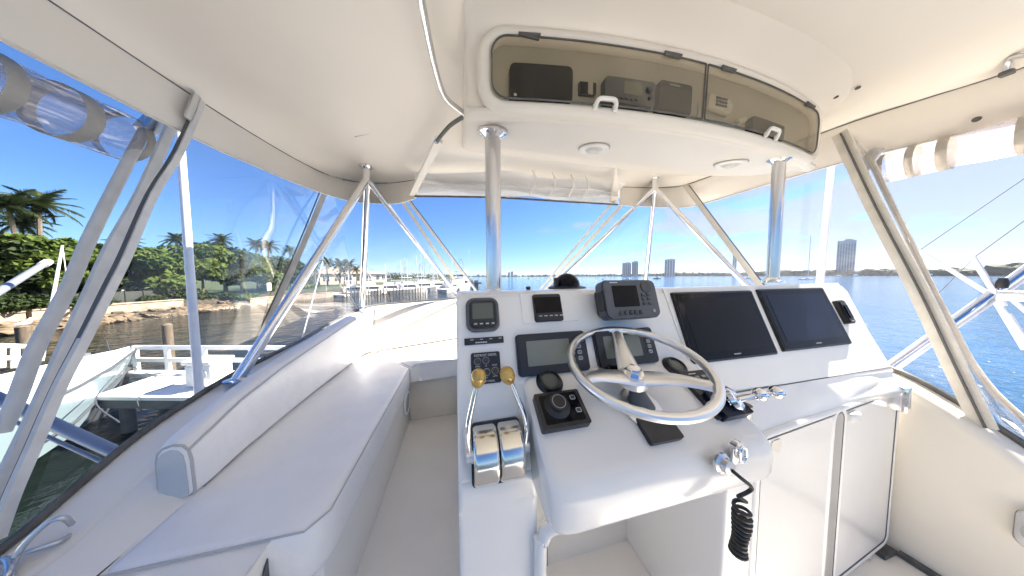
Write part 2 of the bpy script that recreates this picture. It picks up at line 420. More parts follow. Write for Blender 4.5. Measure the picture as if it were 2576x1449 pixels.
def cushion(poly, z0, z1, name, label, cat, bulge=0.02, bev=0.035, pipe=True, mt='vinyl'):
    """a slab cushion: plan polygon, rounded edges, crowned top and welt piping"""
    t = thing(name, label, cat, (poly[0][0], poly[0][1], z0))
    mb = MB(); pl = [V((p[0], p[1], z0)) for p in poly]
    mb.prism(pl, (0, 0, z1-z0), bev=bev, seg=4); obj('cover', mb, M[mt], t)
    if pipe:
        c = sum(pl, V((0,0,0)))/len(pl)
        pts = [p+(c-p).normalized()*bev*0.18+V((0, 0, z1-z0-bev*.30)) for p in pl]
        q = []
        for a, b in zip(pts, pts[1:]+pts[:1]):
            q += [lerp(a, b, k/6) for k in range(6)]
        mb = MB(); mb.tube(q, 0.0032, 6, closed=True); obj('piping', mb, M['piping'], t)
    return t
cz = -.804
q1, q2 = PZ(1027, 921, cz), PZ(940, 880, cz)
cushion([(-.985, .80), (-.50, .80), (-.455, .86), (-.455, q1.y-.02), (q2.x, q2.y-.05), (-1.03, q2.y-.35), (-1.03, 1.5)], -1.0, cz, 'seat_cushion', 'long white vinyl cushion on the port bench', 'cushion')
# aft overhang of the cushion cover
fz = cz-.012
s1 = PZ(1150, 843, fz)
cushion([(q2.x+.01, q2.y), (q1.x+.025, q1.y+.015), (-.40, 2.245), (.6, 2.25), (.6, 3.0), (s1.x, s1.y), (-.45, s1.y-.10)], -.99, fz, 'front_cushion', 'short white sunlit cushion ahead of the helm console', 'cushion')
mb = MB(); mb.box((.1, 2.75, (FLOOR_Z-.985)/2), (1.2, .96, -FLOOR_Z-.985), bev=.01)
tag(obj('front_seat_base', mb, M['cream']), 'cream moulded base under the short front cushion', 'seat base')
# backrests
def backrest(sections, name, label, mt='vinyl'):
    t = thing(name, label, 'backrest', sections[0][0])
    rings = []
    for (fb, ft, bt, bb) in sections:
        fb, ft, bt, bb = map(V, (fb, ft, bt, bb))
        ring = []
        # rounded four-corner section
        cs_ = [fb, ft, bt, bb]
        for i, p in enumerate(cs_):
            a, b = cs_[i-1], cs_[(i+1) % 4]
            r = [.02, .06, .05, .02][i]
            pa, pb = p+(a-p).normalized()*min(r, .46*(a-p).length), p+(b-p).normalized()*min(r, .46*(b-p).length)
            for k in range(4):
                u = k/3; ring.append(pa*(1-u)**2+p*2*u*(1-u)+pb*u*u)
        rings.append(ring)
    mb = MB(); mb.loft(rings)
    obj('cover', mb, M[mt], t)
    return t, rings
secs = []
for y in [1.02, 1.028, 1.045, 1.075, 1.25, 1.5, 1.75, 2.0, 2.25, 2.45, 2.58, 2.60]:
    e = {1.02: .020, 1.028: .011, 1.045: .004, 2.60: .012}.get(y, 0)
    zt = interp([(1.02, -.592), (1.25, -.538), (1.5, -.495), (1.9, -.45), (2.3, -.395), (2.6, -.365)], y)
    zb = -.80
    tk = interp([(1.02, .12), (1.6, .13), (2.6, .14)], y)
    xf = interp([(1.0, -.955), (1.3, -.99), (1.8, -1.0), (2.4, -.985), (2.6, -.98)], y)
    secs.append([(xf-e, y, zb+.004), (xf-.005-e, y, zt-e), (xf-tk+e, y, zt-.005-e), (xf-tk+e, y, zb)])
bt, rings = backrest(secs, 'backrest_cushion', 'long white backrest cushion along the port coaming')
mb = MB(); mb.prism([p+V((0, -.004, 0)) for p in rings[0]], (0, .003, 0)); obj('end_panel', mb, M['vent_fabric'], bt)
mb = MB(); mb.tube([rings[i][5]+V((.002, 0, .002)) for i in range(1, len(rings)-1)], .0045, 6); mb.tube([p for p in rings[1]], .0045, 6, closed=True); obj('piping', mb, M['piping'], bt)
secs = []
c0, c1 = PY(932, 878, 2.72), PY(1200, 842, 3.02)
for i, u in enumerate([0, .02, .2, .4, .6, .8, 1.0, 1.6]):
    e = .012 if u == 0 else 0
    b = lerp(V((-.955, 2.62, -.80)), V((-.10, 2.93, -.80)), u)
    tp = lerp(V((-.98, 2.84, -.375)), V((-.10, 3.14, -.315)), u)
    nn = V((-.33, .94, 0))*.13
    secs.append([b, tp-V((0,0,e)), tp+nn, b+nn])
bt2, rings = backrest(secs, 'backrest_cushion', 'cream white sunlit backrest of the short front seat', 'vinylsundim')
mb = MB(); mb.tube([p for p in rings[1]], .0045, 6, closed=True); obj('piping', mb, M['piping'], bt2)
# wedge cushion that closes the corner between both backrests
mb = MB(); mb.loft([[V((-.985,2.585,-.79)), V((-.955,2.60,-.79)), V((-.955,2.63,-.79)), V((-1.1,2.75,-.79))], [V((-.99,2.595,-.37)), V((-.965,2.62,-.375)), V((-.975,2.80,-.375)), V((-1.13,2.85,-.37))]])
tag(obj('corner_cushion', mb, M['vinyl']), 'small white wedge filling the corner between the backrests', 'cushion')

# ---- helm console
con = thing('helm_console', 'white moulded helm console with sloping dash, pod and lockers', 'console', (1.0, .9, FLOOR_Z))
DF = Frame((0, .6, -.47), (1, 0, 0), (0, .386, 1))          # dash plane
PF = Frame((0, .66, -.313), (1, 0, 0), (0, .848, .53))       # pod top plane
LF = Frame((2.0, .607, 0), (.905, .07, 0), (0, 0, 1))        # locker fronts
XL, XR = -.015, 1.995
def dY(z): return .6+(z+.47)*.386
prof = [(dY(-.545), -.545)]
prof += [(dY(-.085), -.085), (dY(-.085)+.004, -.072), (dY(-.085)+.014, -.060), (dY(-.085)+.03, -.054), (.86, -.054), (1.35, -.085), (2.12, -.20), (2.262, -.26), (2.262, -.60), (.64, -.60), (.59, -.58)]  # unseen forward depth stretched to block sun from the floor
mb = MB(); mb.prism([V((XL, y, z)) for y, z in prof], (XR-XL, 0, 0), bev=.012, seg=3); obj('dash', mb, M['gelcoat'], con)
mb = MB()
mb.prism([V((XL, y, z)) for y, z in [(dY(-.545)-.002, -.54), (dY(-.56)-.004, -.575), (.566, -.62), (.566, FLOOR_Z), (2.26, FLOOR_Z), (2.26, -.56), (.63, -.545)]], (.215, 0, 0), bev=.015, seg=3)
obj('column', mb, M['gelcoat'], con)
# kneehole: back, right cheek, sill and frame lip
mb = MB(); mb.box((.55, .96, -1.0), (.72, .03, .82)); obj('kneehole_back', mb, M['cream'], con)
mb = MB(); kf = LF.pix(1825, 1300)[0]; kx = 2.0+kf*LF.ex.x
lk = [LF.P(kf, 0), LF.P(.0, 0)]
mb.prism([V((lk[0].x, lk[0].y, FLOOR_Z)), V((lk[1].x, lk[1].y, FLOOR_Z)), V((2.0, 2.19, FLOOR_Z)), V((lk[0].x, 2.19, FLOOR_Z))], (0, 0, 1.4-.585), bev=.012, seg=3)
obj('locker_body', mb, M['gelcoat'], con)
mb = MB()
pth = smoothpath([V((.205, .555, -1.40)), V((.205, .555, -.80)), V((.215, .553, -.735)), V((.26, .55, -.70)), V((.55, .54, -.69)), V((kx-.02, .53, -.69))], 5)
mb.tube(pth, .019, 10); obj('kneehole_lip', mb, M['gelcoat'], con)
kb = Frame((0, .945, 0), (1, 0, 0), (0, 0, 1))
mb = MB(); a, b = kb.pix(1374, 1400); kb.box(mb, a+.0, a+.006, -1.4, -.72, .001, .004); a2_, b2_ = kb.pix(1686, 1330); obj('door_gap', mb, M['gasket'], con)
# moulded shelf between dash and lockers
mb = MB(); rows = []
for i in range(13):
    X = lerp(.90, XR, i/12); t_ = LF.P((X-2.0)/LF.ex.x, 0)
    A = V((X, dY(-.44)-.001, -.44)); B = V((X, t_.y-.003, -.56)); bul = .010*math.sin(i*1.5)
    row = []
    for k in range(9):
        u = k/8
        y = lerp(A.y, B.y, u**1.5); z = lerp(A.z, B.z, u**.9 if u < .7 else u)
        row.append(V((X, y-.016*math.sin(math.pi*u), z+bul*math.sin(math.pi*u))))
    row.append(V((X, t_.y+.002, -.60)))
    rows.append(row)
mb.sheet(rows); obj('moulded_shelf', mb, M['gelcoat'], con)
mb = MB(); mb.tube([V((lerp(.9, XR, k/8), dY(-.442)-.003, -.442)) for k in range(9)], .0028, 6); obj('dash_seam', mb, M['gasket'], con)
# raised dash panels behind the displays and small blank panel
mb = MB(); a0, b1 = DF.pix(1668, 727); a1_, b0 = DF.pix(1870, 972)
mb.prism([DF.P(*DF.pix(x, y), .0) for x, y in [(1665, 726), (2106, 712), (2245, 934), (1760, 990)]], DF.n*.004); obj('dash_panel', mb, M['gelcoat'], con)
mb = MB(); mb.prism([DF.P(*DF.pix(x, y), .0) for x, y in [(1307, 741), (1430, 737), (1456, 806), (1316, 815)]], DF.n*.004); obj('blank_panel', mb, M['gelcoat'], con)
# pod: lofted across its width with a rounded nose
mb = MB(); rings = []
p_back = V((0, .675, -.300))
def podsec(X, e):
    pts = [(.70, -.29), (.66, -.3125)]
    c = (.481, -.507); r = .070
    for k in range(9):
        an = R(122-(k/8)*-56) if False else R(122+(k/8)*58)
        pts.append((c[0]+r*math.cos(an), c[1]+r*math.sin(an)))
    pts += [(.411, -.515), (.413, -.552), (.419, -.568), (.435, -.576), (.70, -.578)]
    cy_, cz_ = .58, -.50
    return [V((X, cy_+(y-cy_)*(1-e), cz_+(z-cz_)*(1-e))) for y, z in pts]
x0, x1 = .185, .845
for X, e in [(x0, .13), (x0+.006, .075), (x0+.018, .035), (x0+.035, .010), (x0+.06, 0), (x1-.035, 0), (x1-.02, .007), (x1-.008, .022), (x1-.002, .04), (x1, .06)]:
    rings.append(podsec(X, e))
mb.loft(rings); obj('wheel_pod', mb, M['gelcoat'], con)
# latch and rubber stops under the pod lip
for x, y, w_, mt_ in [(1592, 1292, .030, 'black'), (1739, 1247, .026, 'black'), (1450, 1318, .06, 'lcd')]:
    p = PY(x, y, .44); mb = MB(); mb.box(p, (w_, .012, .008), bev=.002); obj('bumper', mb, M[mt_], con)
# locker doors
doors = []
for (tl, br) in [((1914, 1100), (2084, 1470)), ((2099, 1030), (2216, 1400))]:
    tlp, brp = LF.pix(*tl), LF.pix(*br); trp = LF.pix(br[0], tl[1])
    a0, a1_ = tlp[0], brp[0]; b1 = -.575; b0 = -1.335
    mb = MB(); LF.plate(mb, a0, a1_, b0, b1, .0005, .006, .03)
    d = obj('locker_door', mb, M['gelcoat'], con, smooth=False)
    out = [LF.P((a0+a1_)/2+x, (b0+b1)/2+y, .004) for x, y in rrect(a1_-a0+.012, b1-b0+.012, .035)]
    mb = MB(); mb.tube(out, .0042, 6, closed=True); obj('door_seal', mb, M['greyplastic'], d)
    out = [LF.P((a0+a1_)/2+x, (b0+b1)/2+y, -.002) for x, y in rrect(a1_-a0+.035, b1-b0+.035, .045)]
    mb = MB(); mb.tube(out, .013, 10, closed=True); obj('door_rim', mb, M['gelcoat'], con)
    doors.append((d, a0, a1_, b0, b1))
d, a0, a1_, b0, b1 = doors[1]
ha, hb = LF.pix(2132, 1043); mb = MB(); LF.box(mb, ha-.035, ha+.035, hb-.018, hb+.018, .004, .026, bev=.008, seg=3); obj('handle', mb, M['white'], d)
d, a0, a1_, b0, b1 = doors[0]
ha, hb = LF.pix(1945, 1118); mb = MB(); LF.plate(mb, ha-.03, ha+.03, hb-.022, hb+.022, .004, .009, .015); obj('handle', mb, M['cream'], d)
for x, y in [(2240, 1377), (2188, 1404)]:
    mb = MB(); mb.lathe([(.006, 0), (.006, .004), (0, .005)], LF.P(*LF.pix(x, y), 0), tuple(LF.n), 10); obj('screw', mb, M['chrome'], con)
pa_, pb_ = LF.pix(2150, 1412)
for k in range(6):
    mb = MB(); LF.box(mb, pa_-.05+k*.016, pa_-.038+k*.016, pb_-.004, pb_+.004, .006, .0068); obj('small_print', mb, M['key'], con)
# stainless strike box at the starboard corner of the console
p = LF.pix(2247, 990); t = thing('strike_box', 'small square stainless box at console corner by the starboard wall', 'bracket', LF.P(*p))
mb = MB(); p = (p[0]-.028, p[1]); LF.box(mb, p[0]-.028, p[0]+.032, p[1]-.052, p[1]+.052, -.005, .045, bev=.006); obj('shell', mb, M['satin'], t)
mb = MB(); LF.box(mb, p[0]-.034, p[0]-.029, p[1]-.058, p[1]+.058, -.005, .05, bev=.002); obj('flange', mb, M['chrome'], t)
# ---- shift levers and bracket to starboard of the pod
t = thing('shift_levers', 'pair of chrome shift levers with ball knobs right of the wheel', 'levers', PY(1850, 1010, .52))
mb = MB(); c = PY(1838, 1005, .50); mb.lathe([(.0, 0), (.038, .0), (.038, .012), (.024, .022), (.0, .024)], c, (.55, -.6, .55), 24); obj('base', mb, M['chrome'], t)
for (ka, kb_) in [((1912, 992), (1830, 1013)), ((1953, 987), (1862, 1003))]:
    A, B = PY(*kb_, .49), PY(*ka, .46)
    mb = MB(); mb.tube([A, lerp(A, B, .5), B], [.010, .008, .0065], 10); obj('lever', mb, M['chrome'], t)
    mb = MB(); ctr = B; mb.lathe([(.0, -.019)]+[(.019*math.sin(k*math.pi/10), -.019*math.cos(k*math.pi/10)) for k in range(1, 10)]+[(0, .019)], ctr, tuple((B-A).normalized()), 18); obj('ball_knob', mb, M['chrome'], t)
mb = MB(); c = PY(1870, 1040, .50); mb.lathe([(.020, -.03), (.020, .03)], c, (0, 0, 1), 16); obj('stem', mb, M['chrome'], t)
t = thing('stainless_bracket', 'bright stainless side bracket between wheel pod and lockers', 'bracket', PY(1893, 1130, .5))
mb = MB(); p = V((.862, .50, -.0)); q = PY(1893, 1137, .49); mb.box(V((.864, .52, q.z)), (.03, .07, .10), bev=.004); obj('plate', mb, M['chrome'], t)
# ================================================================== INSTRUMENTS ON THE DASH
def panel_dev(fr, corners, name, label, cat, h, r, body, screen, inset, smat, bev=0.004, btn=None):
    """a flush instrument: rounded housing, bezel lip, screen"""
    (ax, ay), (bx, by) = corners
    a0, b1 = fr.pixh(ax, ay, h); a1, b0 = fr.pixh(bx, by, h)
    t = thing(name, label, cat, fr.P((a0+a1)/2, (b0+b1)/2))
    mb = MB(); fr.plate(mb, a0, a1, b0, b1, .0, h*.75, r); fr.plate(mb, a0+.003, a1-.003, b0+.003, b1-.003, h*.75, h, max(.002, r-.002))
    obj('housing', mb, M[body], t)
    l, rr_, bo, to = inset
    mb = MB(); fr.plate(mb, a0+l, a1-rr_, b0+bo, b1-to, h, h+.0012, .003); obj('screen', mb, M[smat], t)
    return t, a0, a1, b0, b1
# top-left small gauge
t, a0, a1, b0, b1 = panel_dev(DF, ((1178, 755), (1252, 825)), 'small_display', 'small square grey display at the top left corner of the dash', 'display', .018, .018, 'black', True, (.012, .012, .032, .012), 'lcd_dark')
mb = MB(); mb.tube([DF.P((a0+a1)/2+x, (b0+b1)/2+y, .010) for x, y in rrect(a1-a0+.004, b1-b0+.004, .02)], .007, 8, closed=True); obj('rim', mb, M['greyplastic'], t)
for k, s in enumerate(['AUTO', '-1', '+1', 'MENU']):
    mb = MB(); DF.box(mb, a0+.014+k*.0185, a0+.027+k*.0185, b0+.011, b0+.021, .018, .0205, bev=.001); obj('button', mb, M['darkkey'], t)
    mb = MB(); DF.box(mb, a0+.016+k*.0185, a0+.025+k*.0185, b0+.0145, b0+.0175, .0205, .0209); obj('button_mark', mb, M['print'], t)
# autopilot head with no bezel
t, a0, a1, b0, b1 = panel_dev(DF, ((1340, 740), (1420, 806)), 'control_head', 'plain black upright control head on the white blank panel', 'display', .016, .008, 'black', True, (.004, .004, .03, .012), 'blackgloss')
for k in range(5):
    mb = MB(); DF.box(mb, a0+.014+k*.019, a0+.025+k*.019, b0+.018, b0+.0205, .016, .0174); obj('button_mark', mb, M['print'], t)
# chartplotter on bracket
cpl = thing('chartplotter', 'grey chartplotter with keys and round pad above the steering wheel', 'chartplotter', DF.P(*DF.pix(1550, 770)))
pc = [DF.pix(x, y) for x, y in [(1479, 730), (1590, 722), (1628, 803), (1497, 815)]]
a0, a1, b0, b1 = pc[0][0]+.002, pc[2][0]-.008, pc[3][1]+.004, pc[1][1]+.004
CF = Frame(DF.P(a0, b0, .035), (1, 0, 0), (0, .30, 1))
W_, H_ = a1-a0, b1-b0
mb = MB(); CF.plate(mb, 0, W_, 0, H_, .0, .034, .022); CF.plate(mb, .004, W_-.004, .004, H_-.004, .034, .042, .02); obj('housing', mb, M['greyplastic'], cpl)
mb = MB(); CF.plate(mb, .012, W_-.012, .012, H_-.02, -.03, .0, .02); obj('rear_shell', mb, M['black'], cpl)
mb = MB(); CF.box(mb, W_*.2, W_*.8, .01, .05, -.06, -.028, bev=.004); obj('bracket', mb, M['black'], cpl)
mb = MB(); CF.plate(mb, W_*.165, W_*.62, H_*.30, H_*.84, .042, .0435, .004); obj('screen', mb, M['screen_dark'], cpl)
mb = MB(); CF.plate(mb, -.004, .014, H_*.22, H_*.74, .008, .036, .005); obj('card_cover', mb, M['black'], cpl)
mb = MB(); mb.lathe([(.0225, 0), (.0225, .003), (.019, .004), (.010, .0025), (0, .003)], CF.P(W_*.80, H_*.80, .042), tuple(CF.n), 24); obj('round_pad', mb, M['darkkey'], cpl)
for k in range(5):
    mb = MB(); mb.lathe([(.0085, 0), (.0085, .003), (.006, .0045), (0, .0048)], CF.P(W_*(.25+.092*k), H_*.15, .042), tuple(CF.n), 14); obj('soft_key', mb, M['darkkey'], cpl)
for i in range(3):
    for j in range(2):
        mb = MB(); CF.box(mb, W_*(.715+.10*j)-.008, W_*(.715+.10*j)+.008, H_*(.60-.12*i)-.006, H_*(.60-.12*i)+.006, .042, .0455, bev=.0015); obj('key', mb, M['darkkey'], cpl)
mb = MB(); mb.lathe([(.006, 0), (.006, .003), (0, .0035)], CF.P(W_*.86, H_*.17, .042), tuple(CF.n), 12); obj('power_key', mb, M['key'], cpl)
mb = MB(); CF.box(mb, W_*.14, W_*.28, H_*.915, H_*.935, .042, .0426); obj('badge', mb, M['print'], cpl)
# two engine displays
def engine_display(cor, label):
    (a0, b1), (a1, b0) = DF.pixh(*cor[0], .016), DF.pixh(*cor[1], .016)
    t = thing('engine_display', label, 'display', DF.P((a0+a1)/2, (b0+b1)/2), 'engine displays on the dash')
    mb = MB(); DF.plate(mb, a0, a1, b0, b1, 0, .012, .012); DF.plate(mb, a0+.004, a1-.004, b0+.004, b1-.004, .012, .016, .010); obj('housing', mb, M['black'], t)
    w, h = a1-a0, b1-b0
    mb = MB(); DF.plate(mb, a0+w*.13, a0+w*.735, b0+h*.22, b0+h*.82, .016, .0174, .003); obj('lcd_screen', mb, M['lcd'], t)
    for k in range(4):
        mb = MB(); DF.plate(mb, a0+w*.835, a0+w*.90, b0+h*(.26+.145*k), b0+h*(.26+.145*k)+.013, .016, .0195, .005); bt_ = obj('button', mb, M['key'], t)
        mb = MB(); DF.box(mb, a0+w*.85, a0+w*.885, b0+h*(.26+.145*k)+.005, b0+h*(.26+.145*k)+.008, .0195, .0202); obj('button_mark', mb, M['black'], bt_)
    return t
engine_display(((1297, 842), (1488, 930)), 'black engine display with green-grey screen left of the wheel top spoke')
engine_display(((1492, 832), (1662, 910)), 'black engine display half hidden behind the wheel top spoke')
# two large multifunction displays
def big_display(cor, smat, label):
    (a0, b1), (a1, b0) = DF.pixh(*cor[0], .015), DF.pixh(*cor[1], .015)
    t = thing('large_display', label, 'display', DF.P((a0+a1)/2, (b0+b1)/2), 'large black dash displays')
    mb = MB(); DF.plate(mb, a0, a1, b0, b1, .002, .011, .006); DF.plate(mb, a0+.003, a1-.003, b0+.003, b1-.003, .011, .015, .005); obj('housing', mb, M['black'], t)
    mb = MB(); DF.plate(mb, a0+.008, a1-.008, b0+.008, b1-.008, .015, .0162, .004); obj('glass', mb, M['blackgloss'], t)
    mb = MB(); DF.plate(mb, a0+.036, a1-.036, b0+.036, b1-.030, .0162, .0170, .002); obj('screen', mb, M[smat], t)
    mb = MB(); DF.box(mb, (a0+a1)/2-.018, (a0+a1)/2+.018, b0+.018, b0+.022, .0162, .0168); obj('badge', mb, M['key'], t)
    return t
big_display(((1690, 735), (1960, 891)), 'screen_dark', 'large black display with dull dark screen, nearer the wheel')
big_display(((1906, 727), (2146, 865)), 'screen_blue', 'large black display with bluish screen, nearest the starboard wall')
# small black switch at the starboard end
a0, b1 = DF.pixh(2104, 757, .02); a1, b0 = DF.pixh(2153, 812, .02)
F2 = Frame(DF.P((a0+a1)/2, (b0+b1)/2), (1, 0, 0), tuple(DF.ey))
t = thing('dash_switch', 'narrow upright black switch at the starboard end of the dash', 'switch', tuple(F2.o))
mb = MB(); F2.plate(mb, -.026, .020, -.058, .058, .0, .022, .008); F2.plate(mb, -.022, .016, -.053, .053, .022, .027, .006); obj('housing', mb, M['black'], t)
mb = MB(); F2.plate(mb, -.014, .008, -.032, .032, .027, .031, .004); obj('rocker', mb, M['blackgloss'], t)
mb = MB(); F2.box(mb, -.012, .006, -.047, -.044, .027, .0275); obj('badge', mb, M['print'], t)
# long thin label strip
a0, b1 = DF.pix(1168, 852); a1, b0 = DF.pix(1267, 862)
t = thing('label_strip', 'thin black label strip below the small square display', 'label', DF.P((a0+a1)/2, (b0+b1)/2))
mb = MB(); DF.box(mb, a0, a1, b0, b1, 0, .005, bev=.001); obj('plate', mb, M['black'], t)
for k in range(5):
    mb = MB(); DF.box(mb, a0+.034+k*.0075, a0+.040+k*.0075, b0+.004, b0+.0075, .005, .0054); obj('mark', mb, M['print'], t)
for k in range(4):
    mb = MB(); DF.box(mb, a0+.018+k*.03, a0+.028+k*.03, b1-.007, b1-.005, .005, .0054); obj('mark', mb, M['print'], t)
# engine switch panel behind the throttle knobs
a0, b1 = DF.pix(1184, 889); a1, b0 = DF.pix(1261, 961)
t = thing('switch_panel', 'black engine control switch panel with round buttons behind the throttle knobs', 'panel', DF.P((a0+a1)/2, (b0+b1)/2))
mb = MB(); DF.plate(mb, a0, a1, b0, b1, 0, .006, .006); obj('plate', mb, M['black'], t)
w, h = a1-a0, b1-b0
text('lettering', 'DETROIT DIESEL', DF, (a0+a1)/2, b1-.009, .0063, .0095, M['print'], t)
text('lettering', 'DETROIT DIESEL', DF, (a0+a1)/2, b0+.007, .0063, .007, M['print'], t)
for k, (u, v, s) in enumerate([(.22, .72, 'PWD'), (.50, .73, 'L2'), (.22, .38, ''), (.52, .36, 'L1'), (.80, .38, 'LOW')]):
    bc = DF.P(a0+w*u, b0+h*v, .006)
    mb = MB(); mb.lathe([(.0095, 0), (.0095, .004), (.0075, .005), (.007, .003), (0, .003)], bc, tuple(DF.n), 18); bb = obj('round_button', mb, M['darkkey'], t)
    mb = MB(); mb.lathe([(.0102, 0), (.0110, .0015), (.0095, .0045)], bc, tuple(DF.n), 18, cap=False); obj('button_ring', mb, M['key'], bb)
    if s: text('button_print', s, DF, a0+w*u, b0+h*v-.0155, .0063, .0065, M['print'], t)
text('button_print', 'SYNC', DF, a0+w*.80, b0+h*.56, .0063, .0065, M['print'], t)
# compass dome on the console top, small rail fitting
cc = PZ(1426, 727, -.062)
t = thing('compass', 'black domed compass standing on the console top edge', 'compass', cc)
mb = MB(); mb.lathe([(.088, 0), (.088, .010), (.066, .016)], cc, (0, 0, 1), 32); obj('base_ring', mb, M['black'], t)
mb = MB(); mb.lathe([(.060*math.cos(k*math.pi/20), .014+.062*math.sin(k*math.pi/20)) for k in range(11)], cc, (0, 0, 1), 32); obj('dome', mb, M['blackgloss'], t)
mb = MB(); mb.box(cc+V((-.066, -.02, .03)), (.014, .03, .05), bev=.004); obj('side_lug', mb, M['black'], t)
kc = PZ(1329, 733, -.062)
t = thing('latch_knob', 'tiny dark knob on the console top left of the compass', 'knob', kc)
mb = MB(); mb.lathe([(.012, 0), (.012, .006), (.008, .008)], kc, (0, 0, 1), 14); obj('foot', mb, M['chrome'], t)
mb = MB(); mb.lathe([(.008, .008), (.010, .012), (.010, .018), (.006, .021)], kc, (0, 0, 1), 14); obj('cap', mb, M['black'], t)

# ---- things on the pod
def pod_gauge(x, y, label):
    a, b = PF.pix(x, y); c = PF.P(a, b, -.004)
    t = thing('round_gauge', label, 'gauge', c, 'round black gauges on the pod')
    n = tuple(PF.n)
    mb = MB(); mb.lathe([(.042, 0), (.042, .008), (.036, .012), (.033, .020), (.027, .022), (.027, .016)], c, n, 28, cap=False); obj('bezel', mb, M['black'], t)
    mb = MB(); mb.lathe([(.0272, .016), (0, .017)], c, n, 28); obj('glass', mb, M['lcd_dark'] if x != 1552 else M['blackgloss'], t)
pod_gauge(1382, 962, 'round black gauge above the joystick panel')
pod_gauge(1552, 938, 'round black gauge left of the wheel hub')
pod_gauge(1697, 924, 'round black gauge under the large dull display')
a0, b1 = PF.pixh(1342, 992, .024); a1, b0 = PF.pixh(1490, 1062, .024)
t = thing('joystick_panel', 'square black joystick control panel at the port side of the pod', 'control panel', PF.P((a0+a1)/2, (b0+b1)/2))
mb = MB(); PF.plate(mb, a0, a1, b0, b1, 0, .024, .005); obj('housing', mb, M['black'], t)
mb = MB(); PF.plate(mb, a0+.012, a1-.012, b0+.010, b1-.008, .024, .026, .003); obj('face', mb, M['blackgloss'], t)
jc = PF.P(a0+(a1-a0)*.42, b0+(b1-b0)*.58, .026)
mb = MB(); mb.lathe([(.036, 0), (.032, .003), (.024, .007), (.0245, .015), (.023, .019), (.014, .0195), (0, .017)], jc, tuple(PF.n), 28); k_ = obj('knob', mb, M['black'], t)
mb = MB(); mb.lathe([(.018, .0195), (.019, .0208), (.017, .0208)], jc, tuple(PF.n), 28, cap=False); obj('ring', mb, M['key'], k_)
for u, v in [(.80, .74), (.82, .36)]:
    mb = MB(); PF.plate(mb, a0+(a1-a0)*u-.008, a0+(a1-a0)*u+.008, b0+(b1-b0)*v-.006, b0+(b1-b0)*v+.006, .026, .028, .003); bb = obj('button', mb, M['darkkey'], t)
    mb = MB(); mb.tube([PF.P(a0+(a1-a0)*u+x, b0+(b1-b0)*v+y, .0282) for x, y in rrect(.014, .011, .003)], .0008, 5, closed=True); obj('button_ring', mb, M['print'], bb)
a0, b1 = PF.pix(1702, 944); a1, b0 = PF.pix(1836, 1050); a1 = a0+.105
t = thing('keypad', 'long black keypad on the pod right of the wheel hub', 'keypad', PF.P((a0+a1)/2, (b0+b1)/2))
mb = MB(); PF.plate(mb, a0, a1, b0-.002, b1, 0, .016, .006); obj('housing', mb, M['black'], t)
for i, row in enumerate([3, 2, 2, 2]):
    for j in range(row):
        u = (j+.5)/row; mb = MB(); PF.box(mb, a0+.012+u*.081-.008, a0+.012+u*.081+.008, b1-.028-.024*i, b1-.020-.024*i, .016, .0185, bev=.001); obj('key', mb, M['darkkey'] if i else M['key'], t)
mb = MB(); PF.box(mb, a0+.03, a0+.06, b1-.012, b1-.009, .016, .0164); obj('badge', mb, M['print'], t)
a0, b1 = PF.pix(1795, 1000); a1, b0 = PF.pix(1857, 1050)
t = thing('trim_pad', 'dark blue-black pad at the starboard corner of the pod', 'pad', PF.P(.79, b0))
mb = MB(); PF.plate(mb, .735, .838, b0-.004, b0+.075, .0, .030, .006); obj('housing', mb, M['screen_blue'], t)
a0, b1 = PF.pix(1600, 1058); a1, b0 = PF.pix(1706, 1104)
t = thing('thruster_pad', 'dark brown-black pad on the pod nose below the wheel rim', 'pad', PF.P(.52, b0))
mb = MB(); PF.plate(mb, .468, .570, b0-.004, b0+.062, .0, .016, .006); obj('housing', mb, M['black'], t)

# ---- steering wheel
wc = PY(1598.7, 911.8, .53); wr = .1935; wt = 1.271; wy = -.36
wn_ = V((math.sin(wy)*math.cos(wt), -math.cos(wy)*math.cos(wt), math.sin(wt)))
wu = V((0, 0, 1)).cross(wn_).normalized(); wv = wn_.cross(wu)
whl = thing('steering_wheel', 'silver three-spoke steering wheel with finger grips on the pod', 'steering wheel', PF.P(*PF.pix(1612, 1028)))
def WP(r, an, h=0): return wc+(wu*math.cos(an)+wv*math.sin(an))*r+wn_*h
mb = MB(); N = 96; rings = []
for i in range(N):
    an = 2*math.pi*i/N; grip = .0014*math.cos(34*an)
    ring = []
    for k in range(12):
        b = 2*math.pi*k/12; inner = max(0, -math.cos(b))
        rr = .0120+grip*inner
        ring.append(WP(wr-.014+rr*math.cos(b), an, rr*math.sin(b)))
    rings.append(ring)
mb.loft(rings, closed=True); obj('rim', mb, M['brushed'], whl)
hub_h = -.052
for an, w_ in [(R(90), 1.0), (R(206), 1.0), (R(-26), 1.0)]:
    mb = MB(); rings = []
    side = None
    for k in range(11):
        u = k/10; r = lerp(.012, wr-.014, u)
        h = lerp(hub_h, -.002, u**1.4); hw = lerp(.036, .019, min(1, u*1.3))*w_; th = lerp(.013, .009, u)
        c = WP(r, an, h); tg = (wv*math.cos(an)-wu*math.sin(an))
        up = wn_
        bend = 0.0
        c = c+tg*(-.020*math.sin(math.pi*u) if an != R(90) and an > 0 else (.020*math.sin(math.pi*u) if an < 0 else 0))
        rings.append([c+tg*hw*math.cos(b)+up*th*math.sin(b) for b in [2*math.pi*j/12 for j in range(12)]])
    mb.loft(rings); obj('spoke', mb, M['brushed'], whl)
hc = wc+wn_*hub_h
mb = MB(); mb.lathe([(.042, -.016), (.042, .004), (.034, .012), (.0, .014)], hc, tuple(wn_), 28); obj('hub', mb, M['brushed'], whl)
